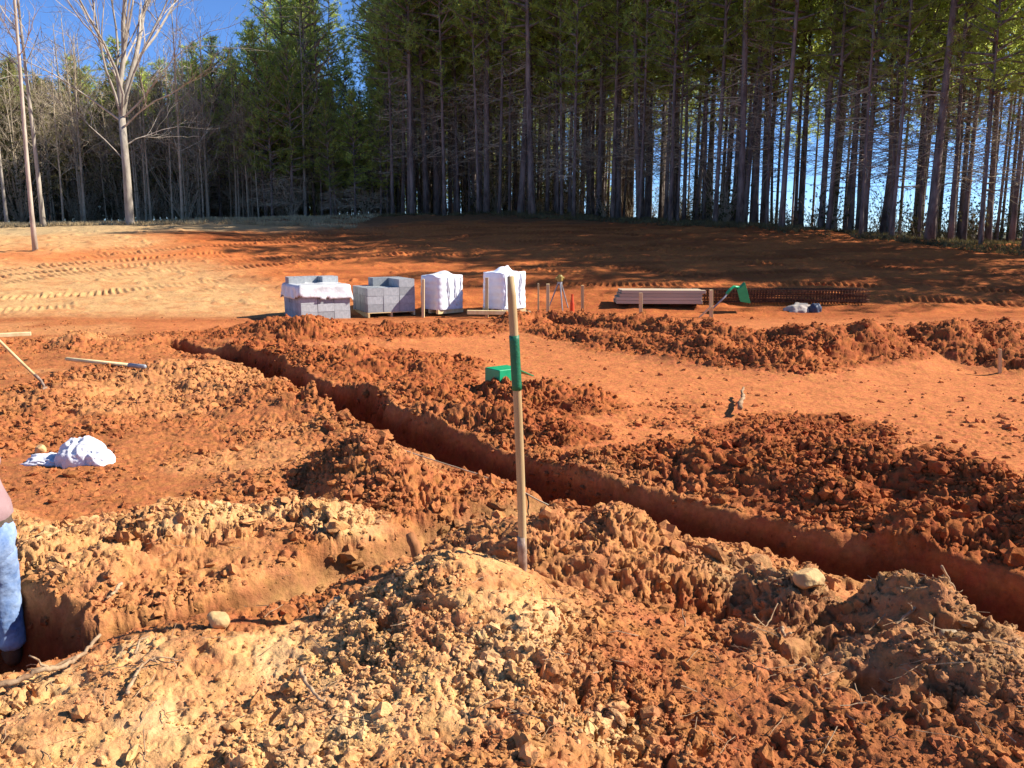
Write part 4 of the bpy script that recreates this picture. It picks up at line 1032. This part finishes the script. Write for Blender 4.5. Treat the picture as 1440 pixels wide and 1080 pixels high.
root([(1040, 575), (1043, 562), (1045, 548)], .1, .03, "dark bent root stub standing on the pad", seed=14, lift=.1)
def debris():
    g = np.random.default_rng(66); b = MB()
    for k in range(330):
        px, py = (g.uniform(960, 1440), g.uniform(800, 1070)) if k % 2 else (g.uniform(0, 900), g.uniform(700, 1070))
        p = P(px, py, .4 if py > 800 else .15); z = ground_z(p[0], p[1]); L = g.uniform(.02, .08); a = g.uniform(0, 6.28); t = np.linspace(-1, 1, 4)[:, None]
        b.tube(np.array([p[0], p[1], z+.012])+np.array([math.cos(a), math.sin(a), g.normal(0, .25)])*L*t+g.normal(0, .004, (4, 3)), np.full(4, g.uniform(.0010, .0024)), 4)
    tag(b.build("plant_debris", M['root']), "scattered straw, rootlets and bark shreds on the near heaps", "plant debris", kind='stuff')
debris()
# upright stubs
def stub(px, py, z, h, r, tilt, label, m='red_wood', name="wooden_peg", cat="peg"):
    p = P(px, py, z); gz = ground_z(p[0], p[1]); q = np.linspace(0, 1, 7)[:, None]*np.array([tilt[0], tilt[1], 1])*h; q[:, 0] += .004*np.sin(np.arange(7)*2)
    b = MB().tube(q, np.array([1.15, 1.1, 1.05, 1, .98, .95, .7])*r, 9); o = b.build(name, M[m], None, True); o.location = (p[0], p[1], gz-.03); return tag(o, label, cat)
stub(594, 806, .44, .17, .027, (-.35, .1), "stubby red-brown peg leaning on the sandy heap left of the upright shovel")
def stone(px, py, z, dims, seed, label, m='stone', rz=0):
    p = P(px, py, z); gz = ground_z(p[0], p[1]); V, Fi = ico(4); V = V.copy(); g = np.random.default_rng(seed)
    for k in range(9):
        n = g.normal(0, 1, 3); n /= np.linalg.norm(n); d = V @ n; lim = g.uniform(.62, .85); V -= np.clip(d-lim, 0, None)[:, None]*n
    V *= (1+.10*(fbm(V[:, 0]*4+seed, V[:, 1]*4+V[:, 2]*3, 3, 800+seed)-.5))[:, None]; V *= np.array(dims)
    o = link("clod", npmesh("clod", V, Fi, M[m], True)); o.location = (p[0], p[1], gz+dims[2]*.55); o.rotation_euler = (.2, .1, rz); return tag(o, label, "clod", "large single clods and stones")
stone(308, 888, .33, (.055, .045, .045), 1, "rounded pale stone on the near left sand, casting an arched shadow")
stone(1140, 806, .42, (.09, .06, .055), 2, "large squarish sandy clod on the crest left of the grey-brown heap", rz=.2)
stone(1338, 885, .5, (.055, .05, .045), 3, "grey rounded lump in the middle of the grey-brown heap", 'grey_stone')
stone(55, 622, .08, (.06, .05, .06), 4, "yellowish clod behind the white cloth bag")
# string line along the trench
a = P(500, 612, .02); b = P(775, 699, .05)
tt = np.linspace(0, 1, 20)[:, None]; q = np.array(a)+(np.array(b)-np.array(a))*tt; q[:, 2] = [ground_flat(x, y)+.03 for x, y, z in q]
for _ in range(8): q[1:-1, 2] = (q[:-2, 2]+q[2:, 2])/2
q[:, 2] = np.maximum(q[:, 2], -.05)
o = MB().tube(q, np.full(20, .006), 5).build("string_line", M['string'], None, True); tag(o, "thin pale string along the near edge of the main trench", "string")

# ------------------------------------------------------------------ person at the left edge
def skin_obj(name, chains, m, parent, root_first=True, sub=2, fold=0):
    """chains: lists of (x,y,z,r); a point equal to an earlier one joins it"""
    V, Rr, E, key = [], [], [], {}
    def vid(p):
        k = tuple(round(c, 4) for c in p[:3])
        if k not in key: key[k] = len(V); V.append(p[:3]); Rr.append(p[3])
        return key[k]
    for ch in chains:
        ids = [vid(p) for p in ch]
        for a_, b_ in zip(ids[:-1], ids[1:]): E.append((a_, b_))
    me = bpy.data.meshes.new(name); me.from_pydata(V, E, []); me.materials.append(M[m])
    o = link(name, me, parent)
    sk = o.modifiers.new("skin", 'SKIN'); sk.use_smooth_shade = True
    if not me.skin_vertices: 
        me.skin_vertices.new() if hasattr(me.skin_vertices, 'new') else None
    if not me.skin_vertices:
        bpy.context.view_layer.objects.active = o; o.select_set(True); bpy.ops.mesh.customdata_skin_add(); o.select_set(False)
    sv = me.skin_vertices[0].data
    for k, r in enumerate(Rr): sv[k].radius = (r, r) if not isinstance(r, tuple) else r; sv[k].use_root = (k == 0)
    ms = o.modifiers.new("smooth", 'SUBSURF'); ms.levels = sub+fold; ms.render_levels = sub+fold
    if fold:
        tx = bpy.data.textures.new("folds", 'CLOUDS'); tx.noise_scale = .07; tx.noise_depth = 3
        dm = o.modifiers.new("folds", 'DISPLACE'); dm.texture = tx; dm.strength = .022; dm.mid_level = .5; dm.texture_coords = 'LOCAL'
    return o
def person():
    w = PD(10, 735, 4.6); X0 = w[0]-.20; zf = w[2]-.93
    e = empty("person", (X0, 4.62, zf), R(-42), label="person in mauve shirt, dark belt and blue jeans cut by the left edge", cat="person")
    # facing -x (left), bent forward; right leg nearest the camera
    hip = (0, 0, .93)
    chest, neck, head = (-.34, 0, 1.20, .135), (-.48, 0, 1.28, .058), (-.58, 0, 1.33, .09)
    arms = []
    for s in (-1, 1):
        sh = (-.39, s*.19, 1.22, .058); el = (-.42, s*.24, 1.02, .044); wr = (-.58, s*.16, .84, .028); pm = (-.64, s*.13, .78, .034)
        arms.append([chest, sh, el, wr, pm])
        for k, (dy, ln) in enumerate(((-.027, .085), (-.009, .095), (.009, .09), (.027, .07))):
            arms.append([pm, (-.67, s*.13+dy, .735, .0095), (-.665+.01*k, s*.13+dy, .735-ln*.5, .0085), (-.64, s*.13+dy, .735-ln*.75, .0075)])
        arms.append([pm, (-.62, s*.13-s*.04, .76, .011), (-.645, s*.13-s*.05, .715, .009)])
    legs_b = []
    for s in (-1, 1):
        an = (.02, s*.12, .09, .04); legs_b.append([(0, 0, .92, .12), (0, s*.1, .80, .08), (-.06, s*.12, .50, .055), an, (-.14, s*.13, .05, .035)])
    skin_obj("body", [[(0, 0, .92, .12), (-.10, 0, 1.07, .115), chest, neck, head, (-.61, 0, 1.41, .088)]]+arms+legs_b, 'skin', e)
    def loft(nm, rings, m, parent):
        n = 40; V = []
        for k, (cx, cy, cz, rx, ry, tl) in enumerate(rings):
            for a in range(n):
                th = 2*math.pi*a/n; f = 1+.03*math.sin(th*5+k*1.3)+.02*math.sin(th*9-k*2.1)
                V.append((cx+rx*f*math.cos(th)*math.cos(tl), cy+ry*f*math.sin(th), cz+rx*f*math.cos(th)*math.sin(tl)))
        Fq = [(r*n+a, r*n+(a+1) % n, (r+1)*n+(a+1) % n, (r+1)*n+a) for r in range(len(rings)-1) for a in range(n)]
        b = MB(); b.add(V, Fq); return b.build(nm, M[m], parent, True)
    loft("shirt", [(.0, 0, .925, .150, .182, .05), (0, 0, .95, .165, .196, .1), (-.04, 0, 1.0, .168, .20, .3), (-.12, 0, 1.07, .163, .20, .6), (-.22, 0, 1.14, .155, .205, .85), (-.32, 0, 1.195, .140, .215, 1.0), (-.40, 0, 1.235, .115, .20, 1.1), (-.455, 0, 1.265, .07, .09, 1.15)], 'shirt', e)
    for s in (-1, 1):
        skin_obj("sleeve", [[(-.37, s*.14, 1.20, .09), (-.39, s*.21, 1.20, .085), (-.41, s*.235, 1.10, .078)]], 'shirt', e)
    loft("waistband", [(0, 0, .945, .150, .184, .03), (0, 0, .90, .156, .190, .02)], 'leather', e)
    skin_obj("jeans", [[(0, 0, .93, .10), (.0, 0, .84, .12)]]+[[(.0, 0, .84, .12), (.0, s*.09, .74, .125), (-.05, s*.12, .50, .095), (-.03, s*.125, .28, .085), (.02, s*.12, .09, .08)] for s in (-1, 1)], 'jeans', e, fold=2)
    loft("jeans_hips", [(0, 0, .915, .150, .184, 0), (.004, 0, .88, .158, .193, 0), (.01, 0, .82, .163, .198, 0), (.008, 0, .76, .150, .195, 0), (.0, 0, .70, .125, .185, 0), (.0, 0, .66, .10, .17, 0)], 'jeans', e)
    for s in (-1, 1):
        skin_obj("boot", [[(.05, s*.12, .03, .045), (.0, s*.12, .05, .05), (-.08, s*.125, .04, .045), (-.16, s*.13, .03, .036)], [(.0, s*.12, .05, .05), (.02, s*.12, .16, .05)]], 'leather', e)
    skin_obj("hair", [[(-.54, 0, 1.405, .085), (-.61, 0, 1.455, .08), (-.65, 0, 1.47, .05)]], 'hair', e)
    skin_obj("nose", [[(-.68, 0, 1.37, .014), (-.692, 0, 1.345, .017)]], 'skin', e)
    for s in (-1, 1):
        V, Fi = ico(2); o = link("eye", npmesh("eye", V*.012, Fi, M['hair'], True), e); o.location = (-.675, s*.032, 1.395)
        V, Fi = ico(2); o = link("ear", npmesh("ear", V*np.array([.018, .010, .03]), Fi, M['skin'], True), e); o.location = (-.58, s*.088, 1.38)
    return e
person()

# ------------------------------------------------------------------ light
AZ, EL = R(4), R(38)       # azimuth from +x towards +y
sd = Vector((math.cos(AZ)*math.cos(EL), math.sin(AZ)*math.cos(EL), math.sin(EL)))
sl = bpy.data.lights.new("sun", 'SUN'); sl.energy = 5.0; sl.angle = R(.5); sl.color = (1, .945, .86)
so = bpy.data.objects.new("sun", sl); col.objects.link(so); so.rotation_euler = sd.to_track_quat('Z', 'Y').to_euler()
w = bpy.data.worlds.new("World"); sc.world = w; w.use_nodes = True; nt = w.node_tree
bg = nt.nodes["Background"]; sky = nt.nodes.new("ShaderNodeTexSky"); sky.sky_type = 'NISHITA'; sky.sun_disc = False
sky.sun_elevation = EL; sky.sun_rotation = math.pi/2-AZ; sky.air_density = 1.0; sky.altitude = 4700; sky.dust_density = 0; sky.ozone_density = 9
nt.links.new(sky.outputs[0], bg.inputs[0]); bg.inputs[1].default_value = .12
sc.view_settings.view_transform = 'Standard'; sc.view_settings.look = 'None'; sc.view_settings.gamma = 1; sc.view_settings.exposure = .86
sc.cycles.max_bounces = 5; sc.cycles.diffuse_bounces = 1
